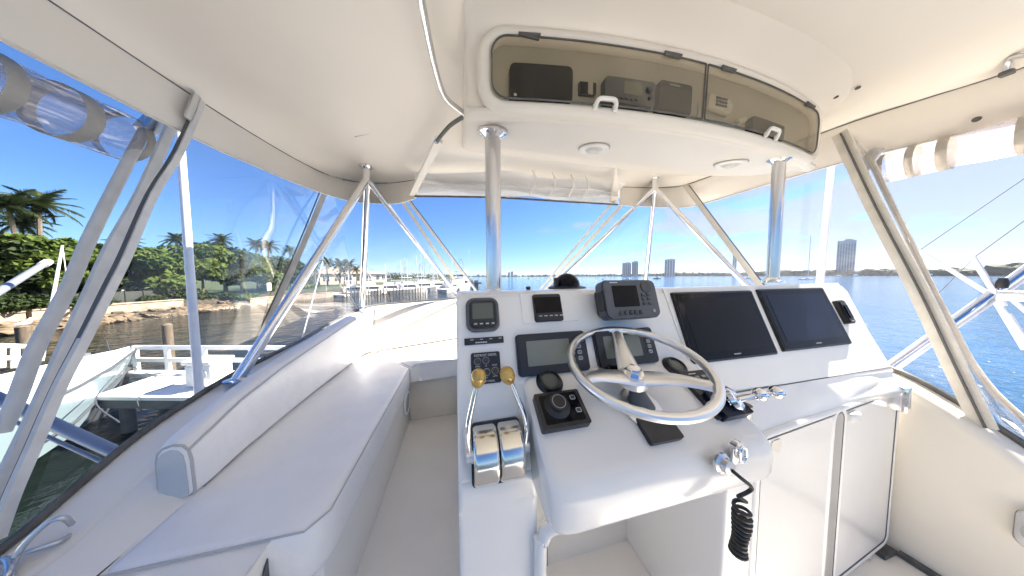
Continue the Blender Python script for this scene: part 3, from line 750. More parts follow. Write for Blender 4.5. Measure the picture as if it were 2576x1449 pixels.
mb = MB(); mb.lathe([(.027, .010), (.027, .016), (.0, .0162)], hc, tuple(wn_), 24); mb.lathe([(.020, .016), (.020, .030), (.016, .034), (0, .0345)], hc, tuple(wn_), 6); obj('hub_nut', mb, M['chrome'], whl)
pb = PF.P(*PF.pix(1612, 1024), 0)
mb = MB(); mb.tube([hc, lerp(hc, pb, .45), pb], [.016, .020, .038], 18); obj('column', mb, M['greyplastic'], whl)
mb = MB(); mb.lathe([(.062, 0), (.062, .006), (.056, .009), (0, .009)], pb, tuple(PF.n), 28); obj('flange', mb, M['satin'], whl)

# ---- throttle binnacle
tb = thing('throttle_control', 'twin chrome throttle drums with two golden knob levers on the dash', 'throttle', DF.P(.088, -.02))
(ta0, tb1), (ta1, tb0) = DF.pix(1186, 1068), DF.pix(1313, 1192)
tw = ta1-ta0; tm = (ta0+ta1)/2; th_ = tb1-tb0; bcn = (tb0+tb1)/2
mb = MB(); DF.plate(mb, ta0-.003, ta1+.003, tb0-.006, tb1+.004, 0, .010, .012); obj('base_plate', mb, M['black'], tb)
for s in (-1, 1):
    xc = tm+s*tw*.25; hw = tw*.235
    rings = []
    for X, e in [(xc-hw, .93), (xc-hw+.003, .98), (xc-hw+.008, 1.0), (xc+hw-.008, 1.0), (xc+hw-.003, .98), (xc+hw, .93)]:
        rr = th_*.5*e
        rings.append([DF.P(X, bcn+rr*math.cos(b), max(.006, .010+rr*1.02*math.sin(b))) for b in [math.pi*k/20 for k in range(21)]])
    mb = MB(); mb.loft(rings); obj('drum', mb, M['drum'], tb)
for s, kp, mid, piv in [(-1, (1203, 952), (1172, 1050), (1181, 1108)), (1, (1277, 945), (1309, 1048), (1308, 1103))]:
    pv = DF.P(tm+s*(tw*.5+.006), bcn+.006, .038)
    kn = PY(kp[0], kp[1], .585)
    md = DF.P(tm+s*(tw*.5+.012), bcn+.068, .055)
    path = smoothpath([pv, md, lerp(md, kn, .55)+V((s*.002, 0, 0)), kn], 5)
    mb = MB(); mb.tube(path, [lerp(.010, .0065, k/(len(path)-1)) for k in range(len(path))], 10); lv = obj('lever', mb, M['chrome'], tb)
    mb = MB(); mb.lathe([(.016, -.010), (.016, .010), (.010, .013), (0, .013)], pv, (s, 0, 0), 18); obj('pivot', mb, M['satin'], lv)
    ax = (kn-path[-4]).normalized()
    mb = MB(); prof_ = [(.0, -.025)]+[(.0205*math.sin(k*math.pi/12)**.9*(1+.12*math.cos(k*math.pi/12)*-1), -.026*math.cos(k*math.pi/12)) for k in range(1, 12)]+[(0, .026)]
    mb.lathe(prof_, kn, tuple(ax), 20); obj('knob', mb, M['brass'], tb)

# ---- socket with coiled cord, and hasp, on the pod nose
pk = PY(1813, 1163, .402); pk = V((pk.x, .403, pk.z))
t = thing('coiled_cord', 'black coiled stop cord hanging from a round socket on the pod', 'cord', pk)
mb = MB(); mb.lathe([(.024, 0), (.024, .006), (.017, .010), (.016, .022), (.009, .024), (0, .024)], pk, (0, -1, .1), 22); obj('socket', mb, M['satin'], t)
c0 = pk+V((.012, -.035, -.012))
pts = [pk+V((.0, -.022, 0)), c0, c0+V((.022, -.008, -.02)), c0+V((.02, -.004, -.035)), c0+V((-.005, 0, -.045))]
pts = smoothpath(pts, 5)
base = pts[-1]; turns = 11
for i in range(turns*14+1):
    u = i/(turns*14); an = 2*math.pi*u*turns; rad = .0145+.002*math.sin(u*7)
    zz_ = -.02-.125*(u**.75)
    pts.append(base+V((.012+.004*math.sin(u*5)+rad*math.cos(an), rad*math.sin(an)*.9, zz_)))
mb = MB(); mb.tube(pts, .0042, 6); obj('cord', mb, M['rubber'], t)
hp = PY(1857, 1142, .405)
t = thing('stainless_hasp', 'small stainless hasp with oval eye right of the coiled cord', 'hasp', hp)
hx = min(hp.x, .80); hp = V((hx, .41, hp.z))
mb = MB(); mb.box(hp, (.030, .008, .058), bev=.003); obj('plate', mb, M['satin'], t)
mb = MB(); mb.tube([hp+V((.011*math.cos(k*math.pi/8)+.004, -.012, .020*math.sin(k*math.pi/8)+.004)) for k in range(16)], .0035, 8, closed=True); obj('eye', mb, M['chrome'], t)
mb = MB(); mb.lathe([(.013, -.004), (.013, .010), (0, .012)], hp+V((-.004, 0, .022)), (0, -1, 0), 14); obj('boss', mb, M['chrome'], t)
# ================================================================== HARDTOP
ht = thing('hardtop', 'ivory hardtop roof with deep side valances over the flybridge', 'roof', (0.5, .6, .95))
up = [(-1.29,-1.3), (-1.285,.4), (-1.276,1.43), (-1.25,1.80), (-1.20,2.10), (-1.109,2.34), (-.915,2.43), (-.63,2.385), (-.36,2.24), (.3,2.12), (.9,2.08), (1.4,2.04), (1.611,1.995), (1.95,1.94), (2.19,1.83), (2.24,1.4), (2.256,.945), (2.33,.7), (2.40,.524), (2.46,.2), (2.52,-1.3)]
lo = [(-1.295,-1.3), (-1.29,.5), (-1.277,1.471), (-1.235,1.72), (-1.17,2.0), (-1.069,2.228), (-.93,2.36), (-.60,2.345), (-.384,2.15), (.324,1.985), (.9,1.96), (1.35,1.945), (1.55,1.938), (1.9,1.90), (2.285,1.818), (2.31,1.35), (2.326,.93), (2.40,.70), (2.492,.50), (2.53,.2), (2.58,-1.3)]
cen = V((.5, .5, 0))
def inset(poly, d):
    n = len(poly); out = []
    for i, p in enumerate(poly):
        a, b = V((*poly[i-1], 0)), V((*poly[(i+1) % n], 0)); p = V((*p, 0))
        e1 = (p-a).normalized(); e2 = (b-p).normalized()
        tn = (e1+e2); tn = tn.normalized() if tn.length > .2 else e1
        nn = V((-tn.y, tn.x, 0))
        if nn.dot(cen-p) < 0: nn = -nn
        k = d/max(.55, abs(nn.dot(V((-e1.y, e1.x, 0)))))
        out.append(p+nn*k)
    return out
mb = MB()
rings = []
for d, z in [(0, .90), (.03, .918), (.07, .934), (.13, .947), (.22, .957), (.34, .963), (.55, .968)]:
    rings.append([V((p.x, p.y, z)) for p in inset(up, d)])
mb.loft(rings, cap=False)
vv = [mb.bm.verts.new(p) for p in rings[-1]]; mb.bm.faces.new(vv)
bmesh.ops.remove_doubles(mb.bm, verts=mb.bm.verts[:], dist=1e-5)
obj('ceiling_liner', mb, M['ceiling'], ht)
mb = MB(); o1 = [V((p.x, p.y+(.58 if 7 <= i <= 14 else 0), 0)) for i, p in enumerate(inset(up, -.03))]; mb.prism([V((p.x, p.y, .985)) for p in o1], (0, 0, .09), bev=.03, seg=3); obj('roof_shell_and_brim', mb, M['gelcoat'], ht)  # front edge carried forward as an added unseen brim that shades the seats
def valance(i0, i1, zl=.70):
    mb = MB(); rings = []
    U = inset(up, 0); U2 = inset(up, -.028); L = inset(lo, 0); L2 = inset(lo, -.024)
    a = smoothpath([V((p.x, p.y, .90)) for p in U[i0:i1+1]], 4); b = smoothpath([V((p.x, p.y, zl)) for p in L[i0:i1+1]], 4)
    a2 = smoothpath([V((p.x, p.y, .99)) for p in U2[i0:i1+1]], 4); b2 = smoothpath([V((p.x, p.y, zl)) for p in L2[i0:i1+1]], 4)
    for p, q, q2, p2 in zip(a, b, b2, a2):
        mid = lerp(p, q, .5)
        rings.append([p, mid, q, lerp(q, q2, .5)-V((0,0,.006)), q2, p2, V((p.x, p.y, .96))])
    mb.loft(rings); o = obj('valance', mb, M['ceiling'], ht)
    mb = MB(); mb.tube([V((p.x, p.y, .899)) for p in a], .0035, 6); obj('seam', mb, M['gasket'], o)
    mb = MB(); mb.tube([q-V((0,0,.004)) for q in b], .004, 6); obj('hem', mb, M['canvas'], o)
valance(0, 8); valance(12, 20)
mb = MB()
# low rail across the middle of the front
a = smoothpath([V((*p, .93)) for p in up[8:13]], 4); b = smoothpath([V((*p, .885)) for p in up[8:13]], 4)
mb.loft([[p, q, q+V((0, .03, 0)), p+V((0, .03, .04))] for p, q in zip(a, b)]); obj('front_beam', mb, M['ceiling'], ht)
# screws on the starboard ceiling
for x, y in [(2103, 243), (2133, 272), (2158, 220)]:
    p = PZ(x, y, .952); mb = MB(); mb.lathe([(.009, 0), (.009, -.006), (0, -.008)], p, (0, 0, 1), 12); obj('screw', mb, M['gasket'], ht)
p = PX(2457, 300, 2.42); mb = MB(); mb.lathe([(.012, 0), (.010, .008), (0, .010)], p, (-1, 0, 0), 12); obj('snap', mb, M['gasket'], ht)
# stainless hook far right
hk = thing('ceiling_hook', 'bent steel hook at the upper right edge of the ceiling', 'hook', PX(2533, 182, 2.36))
mb = MB(); a, b, c, d = PX(2533, 184, 2.36), PX(2535, 158, 2.34), PX(2552, 143, 2.32), PX(2600, 136, 2.30)
mb.tube(smoothpath([a, b, c, d], 5), .009, 10); obj('rod', mb, M['satin'], hk)
mb = MB(); mb.box(a, (.03, .03, .02), bev=.004); obj('foot', mb, M['gasket'], hk)

# ---- overhead electronics box
ob = thing('overhead_box', 'overhead ivory electronics box with two smoked hinged doors', 'cabinet', (1.0, 1.2, .8))
def under(y): return interp([(.80,.622), (.93,.637), (1.05,.662), (1.2,.705), (1.35,.765), (1.55,.86), (1.78,.955)], y)
rings = []
for X, e in [(.030, .030), (.036, .016), (.048, .006), (.07, 0)]+[(lerp(.07, 2.02, k/24), 0) for k in range(1, 25)]+[(2.06, .006), (2.09, .022), (2.105, .05)]:
    Y = yf(X)+e
    fl_ = 0.10 if X > .06 else .02
    ring = [V((X, Y-.16, .967)), V((X, Y-.10, .957)), V((X, Y-.055, .940)), V((X, Y-.022, .918)), V((X, Y-.005, .893)), V((X, Y, .875)),
            V((X, Y+.012, .662+e)), V((X, Y-.002, .650+e)), V((X, Y-.012, .640+e)), V((X, Y-.012, .628+e)), V((X, Y+.0, .618+e)), V((X, Y+.018, .616+e)), V((X, Y+.035, .622+e))]
    for k in range(12):
        y = lerp(.93, 1.75, k/11); ring.append(V((X, max(y, Y+.05), under(y)+e)))
    ring += [V((X, 1.80, .985)), V((X, Y-.16, .985))]
    rings.append(ring)
mb = MB(); mb.loft(rings); obj('shell', mb, M['ceiling'], ob)
def BP(X, z, h=0.0): return V((X, yf(X)+.006*(.875-z)/.2-h, z))
# opening outline
def outline(x0, x1, z0, z1, rl, rr_, n=6):
    o = []
    for cx, cz_, a0, r in ((x1-rr_, z1-rr_, 0, rr_), (x0+rl, z1-rl, 90, rl), (x0+rl, z0+rl, 180, rl), (x1-rr_, z0+rr_, 270, rr_)):
        for k in range(n+1):
            a = R(a0+90*k/n); o.append((cx+r*math.cos(a), cz_+r*math.sin(a)))
    return o
def dense(o):
    q = []
    for (a, b), (c, d) in zip(o, o[1:]+o[:1]):
        n = max(1, int(math.hypot(c-a, d-b)/.06)); q += [(lerp(a, c, k/n), lerp(b, d, k/n)) for k in range(n)]
    return q
def curved_plate(o, h0, h1):
    """plate that follows the curved box front: columns of quads clipped to the outline"""
    xs = sorted({round(p[0], 5) for p in dense(o)}); mb = MB(); rows0, rows1 = [], []
    dn = dense(o)
    def span(X):
        zs = []
        for (a, b), (c, d) in zip(dn, dn[1:]+dn[:1]):
            if (a-X)*(c-X) <= 0 and abs(a-c) > 1e-9: zs.append(b+(d-b)*(X-a)/(c-a))
            elif abs(a-X) < 1e-4: zs.append(b)
            if abs(c-X) < 1e-4: zs.append(d)
        return (min(zs), max(zs)) if zs else (0, 0)
    rings = []
    for X in xs:
        z0, z1 = span(X)
        if z1-z0 < 1e-4: z1 = z0+1e-4
        rings.append([BP(X, z0, h0), BP(X, z1, h0), BP(X, z1, h1), BP(X, z0, h1)])
    mb.loft(rings); return mb
OX0, OX1, OZ0, OZ1 = .125, 1.93, .662, .878
full = outline(OX0, OX1, OZ0, OZ1, .06, .06)
obj('liner', curved_plate(full, .0, .004), M['boxliner'], ob)
mb = MB(); mb.tube([BP(x, z, .014) for x, z in dense(outline(OX0-.024, OX1+.024, OZ0-.022, OZ1+.022, .08, .08))], .027, 12, closed=True); obj('door_surround', mb, M['ceiling'], ob)
xd = PY(1748, 250, .81).x
for x0, x1, rl, rr_, lab in [(OX0, xd-.004, .06, .004, None), (xd+.008, OX1, .004, .06, None)]:
    d = obj('smoked_door', curved_plate(outline(x0, x1, OZ0, OZ1, rl, rr_), .038, .042), M['smoke'], ob)
    mb = MB(); mb.tube([BP(x, z, .040) for x, z in dense(outline(x0, x1, OZ0, OZ1, rl, rr_))], .0032, 6, closed=True); obj('door_edge', mb, M['gasket'], d)
    hx = [(1325, 1683), (1812, 2012)][0 if x0 < .5 else 1]
    for hp_ in hx:
        X = PY(hp_, 150 if hp_ < 1500 else 180, .81).x if False else None
    for X in ([.26, .84] if x0 < .5 else [1.13, 1.78]):
        mb = MB(); mb.box(BP(X, OZ1-.004, .044), (.075, .008, .012), bev=.002); mb.tube([BP(X-.04, OZ1+.003, .046), BP(X+.04, OZ1+.003, .046)], .004, 8); obj('hinge', mb, M['gasket'], d)
    (hx0, hz) = (.545, .682) if x0 < .5 else (1.54, .700)
    hp0 = PY(1518, 268, .80) if x0 < .5 else PY(1936, 337, .79)
    X, z = hp0.x, hp0.z
    mb = MB(); mb.tube(smoothpath([BP(X-.040, z-.018, .048), BP(X-.039, z-.002, .054), BP(X-.029, z+.009, .058), BP(X, z+.011, .058), BP(X+.029, z+.009, .058), BP(X+.039, z-.002, .054), BP(X+.040, z-.018, .048)], 4), .0082, 10); obj('handle', mb, M['white'], d)
    for sx in (-.040, .040):
        mb = MB(); mb.box(BP(X+sx, z-.014, .046), (.019, .010, .024), bev=.004); obj('handle_foot', mb, M['white'], d)
# things mounted inside
def inside(name, label, cat, c1, c2, h, r, mt, Y=.80):
    p, q = PY(*c1, Y), PY(*c2, Y); x0, x1, z1, z0 = p.x, q.x, p.z, q.z
    t = thing(name, label, cat, BP((x0+x1)/2, (z0+z1)/2))
    obj('case', curved_plate(outline(x0, x1, z0, z1, r, r, 3), .004, .004+h), M[mt], t)
    return t, x0, x1, z0, z1
t, x0, x1, z0, z1 = inside('radar_screen', 'large dark brown-black screen behind the left smoked door', 'panel', (1284, 150), (1433, 272), .020, .02, 'screen_dark', .845)
mb = MB(); mb.lathe([(.006, 0), (.006, .003), (0, .004)], BP(x0+.02, z0+.02, .024), (0, -1, 0), 10); obj('screw', mb, M['chrome'], t)
t, x0, x1, z0, z1 = inside('small_socket', 'small square brown socket between dark panel and radio', 'socket', (1458, 204), (1497, 243), .012, .004, 'screen_dark', .825)
mb = MB(); mb.box(BP((x0+x1)/2+.01, (z0+z1)/2, .017), (.02, .003, .045)); obj('flap', mb, M['boxliner'], t)
t, x0, x1, z0, z1 = inside('radio', 'dark grey marine radio with small screen behind the left door', 'radio', (1516, 200), (1630, 284), .030, .012, 'greyplastic', .815)
obj('screen', curved_plate(outline(x0+(x1-x0)*.36, x0+(x1-x0)*.72, z0+(z1-z0)*.38, z1-.012, .003, .003, 2), .034, .036), M['lcd'], t)
mb = MB(); mb.lathe([(.013, 0), (.012, .010), (0, .012)], BP(x1-.03, z1-.035, .034), (0, -1, 0), 16); mb.lathe([(.009, 0), (.008, .008), (0, .009)], BP(x1-.025, z0+.03, .034), (0, -1, 0), 14); obj('knob', mb, M['darkkey'], t)
for k in range(5):
    mb = MB(); mb.box(BP(x0+.05+k*.021, z0+.016, .036), (.014, .006, .007), bev=.001); obj('key', mb, M['darkkey'], t)
t, x0, x1, z0, z1 = inside('box_speaker', 'upright black-brown speaker beside the gap of the smoked doors', 'speaker', (1645, 215), (1720, 303), .028, .012, 'screen_dark', .81)
obj('grille', curved_plate(outline(x0+.008, x1-.008, z0+.008, z1-.024, .008, .008, 3), .032, .034), M['black'], t)
mb = MB(); mb.box(BP((x0+x1)/2-.008, z1-.013, .033), (.05, .003, .005)); obj('badge', mb, M['key'], t)
t, x0, x1, z0, z1 = inside('dark_unit', 'plain dark box behind the right smoked door near the white handle', 'box', (1886, 296), (1978, 352), .030, .008, 'screen_dark', .80)
hp = PY(1800, 268, .80)
t = thing('phone_handset', 'pale handset with keypad and coiled cord behind the right door', 'handset', BP(hp.x, hp.z))
mb = MB(); mb.box(BP(hp.x, hp.z, .018), (.13, .026, .062), Matrix.Rotation(R(6), 3, 'Y'), bev=.008); mb.box(BP(hp.x+.055, hp.z-.012, .020), (.026, .03, .05), Matrix.Rotation(R(18), 3, 'Y'), bev=.008); obj('body', mb, M['canvas'], t)
for i in range(4):
    for j in range(3):
        mb = MB(); mb.box(BP(hp.x-.025+i*.017, hp.z+.016-j*.014, .0335), (.011, .004, .008)); obj('key', mb, M['darkkey'], t)
pts = []
a, b = PY(1752, 306, .79), PY(1838, 318, .79)
for k in range(14*10+1):
    u = k/140; c = lerp(a, b, u); pts.append(BP(c.x, c.z, .026)+V((0, .008*math.cos(2*math.pi*u*14), .009*math.sin(2*math.pi*u*14))))
a2 = PY(1752, 262, .79); pts = smoothpath([BP(a2.x, a2.z, .026), BP(a.x-.004, (a.z+a2.z)/2, .028)], 3)+pts+[BP(PY(1862, 303, .79).x, PY(1862, 303, .79).z, .026)]
mb = MB(); mb.tube(pts, .0032, 5); obj('coiled_cord', mb, M['key'], t)
c = PY(1866, 303, .79); mb = MB(); mb.box(BP(c.x, c.z, .024), (.05, .02, .024), Matrix.Rotation(R(-25), 3, 'Y'), bev=.005); obj('plug', mb, M['canvas'], t)
# ceiling speakers below the box
for (x, y, lab) in [(1494, 372, 'round white downlight nearer the left post under the box'), (1838, 410, 'round white downlight nearer the right post under the box')]:
    Y = .99
    for _ in range(8):
        p = PY(x, y, Y); Y += (under(Y)-p.z)*-.9 if False else 0
        d = ray(x, y); 
        Y = min(max((lambda f: f)(Y), .9), 1.2)
        zt = under(Y); Y = Y+(zt-d.z/d.y*Y)*.8
    p = PY(x, y, Y)
    nrm = V((0, .2, -1)).normalized()
    t = thing('downlight', lab, 'light fitting', p, 'round white downlights under the box')
    mb = MB(); mb.lathe([(.074, -.002), (.073, .010), (.064, .016), (.045, .009)], p, tuple(nrm), 32, cap=False); obj('rim', mb, M['white'], t)
    mb = MB(); mb.lathe([(.078, .001), (.077, .005), (.072, .004)], p, tuple(nrm), 32, cap=False); obj('painted_shadow_ring', mb, M['key'], t)  # grey ring painted in as the shadow round the rim
    mb = MB(); mb.lathe([(.045, .008), (.036, .010), (.030, .022), (.018, .026), (0, .026)], p, tuple(nrm), 28); obj('lens', mb, M['greycanvas'], t)

# ---- posts and tower legs
def post(xb, xt, r, zb, label):
    b = PZ(*xb, zb); d = ray(*xt); w = b.dot(cF); tpt = d*w
    tpt = V((b.x, b.y, under(max(b.y, .93))-.010))
    t = thing('support_post', label, 'post', b, 'thick posts carrying the overhead box')
    mb = MB(); mb.tube([b, lerp(b, tpt, .5), tpt+V((0, 0, .02))], r, 28); obj('tube', mb, M['posttube'], t)
    e_ = .01; tn_ = V((0, 2*e_, under(max(b.y, .93)+e_)-under(max(b.y, .93)-e_))).normalized(); un_ = V((0, tn_.z, -tn_.y))
    for c, s in ((b, V((0, 0, 1))), (tpt, un_)):
        mb = MB(); mb.lathe([(r*1.85, -.006), (r*1.85, .005), (r*1.5, .010), (r*1.18, .018), (r*1.05, .022)], c, tuple(s), 32); obj('flange', mb, M['chrome'], t)
    return b, tpt
pb1, pt1 = post((1243, 737), (1235, 372), .036, -.078, 'thick stainless post at the left end of the console top')
pb2, pt2 = post((1943, 708), (1950, 440), .026, -.036, 'thick stainless post at the starboard end of the console top')
print('posts', pb1, pt1, under(pt1.y), pb2, pt2, under(pt2.y))
def tower_frame(fpix, zt, legs, label, stub=.10):
    f = PZ(*fpix, zt)
    t = thing('tower_leg_frame', label, 'frame', f, 'stainless leg frames at the front')
    mb = MB(); mb.lathe([(.058, 0), (.058, -.008), (.036, -.016), (.030, -.026)], f+V((0,0,.008)), (0, 0, 1), 24); obj('flange', mb, M['chrome'], t)
    j = f+V((0, 0, -stub))
    mb = MB(); mb.tube([f, j, j-V((0,0,.03))], .029, 16); obj('stub', mb, M['chrome'], t)
    for i, (b, r) in enumerate(legs):
        d = (b-j).normalized()
        mb = MB(); mb.tube([j-d*.012, lerp(j, b, .5), b], r, 16); obj('leg', mb, M['chrome'], t)
        mb = MB(); mb.lathe([(r*2.0, 0), (r*2.0, .006), (r*1.3, .012)], b, (0, 0, 1), 20); obj('foot', mb, M['chrome'], t)
    return j
tower_frame((922, 421), .955, [(PX(598, 955, -1.20), .027), (PX(911, 776, -1.19), .029), (PY(1152, 744, 3.32), .026)], 'stainless leg frame under the port front of the hardtop')
def hidden(p, q, z):   # carry the line of sight p->q of a leg down to height z behind the dash
    return None
tower_frame((1648, 447), .955, [(PY(1352, 757, 2.5), .021), (PY(1620, 748, 2.3), .022), (PX(1962, 806, 2.24), .022)], 'stainless leg frame ahead of the console below the hardtop')
# ---- grab rail beside the overhead box
gr = thing('grab_rail', 'bent stainless grab rail on the ceiling left of the overhead box', 'rail', (-.1, .8, .85))
pts = [PZ(1052, -60, .865), PZ(1060, 0, .862), PZ(1085, 130, .86), PZ(1104, 205, .858), PZ(1125, 250, .85), PZ(1166, 284, .835)]
mb = MB(); mb.tube(smoothpath([PZ(1050, -120, .93)]+pts+[V((.06, 1.23, .82))], 6), .013, 14); obj('tube', mb, M['chrome'], gr)
# ---- canopy strap and rolled front curtain
st = thing('ceiling_strap', 'grey-topped cream strap with pin at the left of the front opening', 'strap', (-.2, 1.8, .8))
a, b = PZ(1168, 292, .85), PZ(1098, 356, .86)
mb = MB(); mb.tube(smoothpath([a, PZ(1130, 318, .862), b], 6), .011, 12); obj('dark_tube', mb, M['gasket'], st)
c = V((-.42, 2.2, .70)); c2 = V((-.39, 2.13, .70))
mb = MB(); p0, p1 = PZ(1095, 352, .86), PZ(1113, 362, .86)
q0, q1 = PZ(1030, 492, .70), PZ(1044, 492, .70)
mb.loft([[p0, p1, p1+V((0, .01, .03)), p0+V((0, .01, .03))], [q0, q1, q1+V((0, .01, .03)), q0+V((0, .01, .03))]]); obj('strap', mb, M['ceiling'], st)
mb = MB(); mb.lathe([(.016, 0), (.016, .012), (.007, .013), (0, .010)], b, (0, -1, -.3), 16); obj('pin', mb, M['chrome'], st)
mb = MB(); p0, p1 = PZ(1548, 424, .93), PZ(1553, 424, .93); q0, q1 = PZ(1536, 512, .71), PZ(1556, 512, .71)
mb.loft([[p0, p1, p1+V((0, .02, 0)), p0+V((0, .02, 0))], [q0, q1, q1+V((0, .02, 0)), q0+V((0, .02, 0))]])
tag(obj('ceiling_fin', mb, M['ceiling']), 'ivory upright fin closing the right end of the front opening', 'trim')
rc = thing('rolled_front_curtain', 'crumpled clear curtain rolled up under the front of the hardtop', 'curtain', (.5, 2.0, .75))
random.seed(3)
for k in range(3):
    rows = []
    zb = .70+.035*k; yo = -.04*k
    for i in range(41):
        u = i/40; X = lerp(-.36, 1.50, u); yb = interp([(-.384,2.10), (.324,1.975), (.9,1.955), (1.55,1.925)], X)+yo
        row = []
        for j in range(9):
            v = j/8
            wv_ = .018*math.sin(9*u+k*2.1+3*v)+.010*math.sin(23*u+k+5*v)
            a = v*math.pi*1.15
            row.append(V((X, yb+.07*math.sin(a)*(1 if k % 2 else .7)+wv_, zb+.12*v*(1-.12*k)+.012*math.sin(14*u+k*1.3))))
        rows.append(row)
    mb = MB(); mb.sheet(rows); obj('fold', mb, M['milky'], rc)
mb = MB(); mb.tube([V((X, interp([(-.384,2.10), (.324,1.975), (.9,1.955), (1.55,1.925)], X), .695)) for X in [lerp(-.37, 1.51, i/20) for i in range(21)]], .009, 8); obj('hem', mb, M['gasket'], rc)
for k, X in enumerate([.62, .80, .98, 1.12]):
    yb = 1.955; mb = MB(); mb.tube(smoothpath([V((X, yb-.09, .90)), V((X+.015, yb-.12, .80)), V((X-.02, yb-.06, .71))], 4), .006, 6); obj('tie', mb, M['white'], rc)

# ---- clear side curtains: panes, bindings, zippers
def strip(pix, X, w, name, mt, parent, th=.006):
    """flat canvas strip in the curtain plane, drawn along its centre line"""
    P = smoothpath([PX(x, y, X) for x, y in pix], 4); rings = []
    for i, p in enumerate(P):
        d = (P[min(i+1, len(P)-1)]-P[max(0, i-1)]).normalized(); s = d.cross(V((1, 0, 0))).normalized()*w/2
        rings.append([p-s+V((th, 0, 0)), p+s+V((th, 0, 0)), p+s-V((th, 0, 0)), p-s-V((th, 0, 0))])
    mb = MB(); mb.loft(rings); return obj(name, mb, M[mt], parent)
def pane(pts, name, mt, parent, n=10, bulge=.02):
    """four-cornered clear sheet, slightly bellied"""
    a, b, c, d = [V(p) for p in pts]; nn = (b-a).cross(d-a).normalized()
    rows = []
    for i in range(n+1):
        u = i/n
        rows.append([lerp(lerp(a, b, u), lerp(d, c, u), j/n)+nn*bulge*math.sin(math.pi*u)*math.sin(math.pi*j/n) for j in range(n+1)])
    mb = MB(); mb.sheet(rows); return obj(name, mb, M[mt], parent)
XP = -1.335; XI = -1.262
pc_ = thing('port_clear_curtain', 'clear vinyl side curtain on the port side with a zipped edge', 'curtain', (XP, 1.9, .2))
strip([(508, 255), (450, 385), (385, 490), (320, 640), (278, 724), (215, 849), (150, 974), (85, 1124), (30, 1249), (-10, 1360)], XI, .024, 'edge_binding', 'greycanvas', pc_)
strip([(495, 262), (438, 385), (372, 492), (306, 640), (264, 724), (201, 852), (136, 980), (70, 1130), (15, 1255), (-25, 1366)], XI-.004, .010, 'zipper', 'zip', pc_)
pane([PX(505, 262, XP), V((-1.13, 2.36, .90)), V((-1.22, 3.15, -.38)), V((-1.32, .96, -.76))], 'clear_pane', 'clear', pc_)
pc2 = thing('port_aft_curtain', 'grey canvas edge strip of the aft port curtain', 'curtain', (XP, 1.2, .2))
strip([(438, 300), (360, 480), (280, 625), (235, 724), (160, 889), (88, 1049), (28, 1174), (-30, 1300)], XP, .034, 'edge_binding', 'greycanvas', pc2)
strip([(432, 300), (353, 480), (272, 625), (227, 724), (152, 889), (80, 1049), (20, 1174), (-38, 1300)], XP-.006, .007, 'zipper', 'zip', pc2)
pc3 = thing('port_side_stay', 'slanting steel stay tube outermost on the port side', 'stay', (XP-.06, 1.2, .2))
mb = MB(); P = [PX(x, y, XP-.06) for x, y in [(384, 290), (300, 450), (225, 600), (172, 724), (92, 874), (42, 1004), (0, 1090)]]
mb.tube(smoothpath(P, 4), .0165, 12); obj('tube', mb, M['greycanvas'], pc3)
mb = MB(); p = PX(378, 315, XP-.06); mb.box(p, (.05, .05, .10), Matrix.Rotation(R(-28), 3, 'X'), bev=.01); obj('clamp', mb, M['satin'], pc3)
mb = MB(); p = PX(484, 268, XI+.012); mb.box(p, (.012, .030, .16), Matrix.Rotation(R(-18), 3, 'X'), bev=.01); obj('clamp', mb, M['satin'], pc_)
# front corner curtains
fc = thing('port_front_curtain', 'clear front curtain panel between the port bindings', 'curtain', (-.9, 2.7, .2))
def binding(A, B, w, parent, mt='canvas', name='edge_binding', sag=0.0, wd=None):
    d = (B-A).normalized(); view = ((A+B)/2).normalized(); s = d.cross(view).normalized()*w/2; n_ = view*.005
    rings = []
    for k in range(9):
        p = lerp(A, B, k/8)+V((0, 0, -sag*math.sin(math.pi*k/8)))
        rings.append([p-s-n_, p+s-n_, p+s+n_, p-s+n_])
    mb = MB(); mb.loft(rings); return obj(name, mb, M[mt], parent)
A1, B1 = V((-1.115, 2.36, .90)), PX(655, 845, -1.30)
binding(A1, B1, .035, fc, sag=.03); binding(A1+V((-.03,-.02,0)), B1+V((-.0,-.03,0)), .008, fc, 'zip', 'zipper', .03)
A2, B2 = PZ(980, 458, .905), PY(1172, 747, 3.33)
A3, B3 = PZ(1018, 492, .76), PY(1205, 742, 3.34)
binding(A2, B2, .034, fc); binding(A3, B3, .028, fc, 'greycanvas'); binding(A3+V((.02,0,0)), B3+V((.03,0,0)), .008, fc, 'zip', 'zipper')
pane([A1, A2, B2, V((-1.22, 3.15, -.38))], 'clear_pane', 'clear', fc)
sc_ = thing('starboard_front_curtain', 'clear front curtain panel between the starboard bindings', 'curtain', (1.6, 2.4, .2))
A4, B4 = PZ(1600, 476, .90), PY(1345, 757, 3.0)
A5, B5 = PZ(1545, 505, .73), PY(1330, 762, 3.0)
A6, B6 = V((2.19, 1.82, .90)), PX(1975, 805, 2.26)
binding(A4, B4, .036, sc_); binding(A5, B5, .026, sc_, 'greycanvas'); binding(A6, B6, .036, sc_, 'canvas'); binding(A6+V((0,0,0))+V((.02,-.02,0)), B6+V((.02,-.02,0)), .008, sc_, 'zip', 'zipper')
pane([A4, A6, B6, B4], 'clear_pane', 'clear', sc_)
XS = 2.26
s1_ = thing('starboard_side_curtain', 'clear starboard side curtain with wide cream edge binding', 'curtain', (XS, .8, .2))
P_ = [(2112, 335), (2200, 520), (2307, 724), (2400, 920), (2476, 1076)]
strip(P_, XS-.075, .056, 'edge_binding', 'canvas', s1_)
strip([(x+3, y) for x, y in P_], XS-.084, .006, 'zipper', 'zip', s1_)
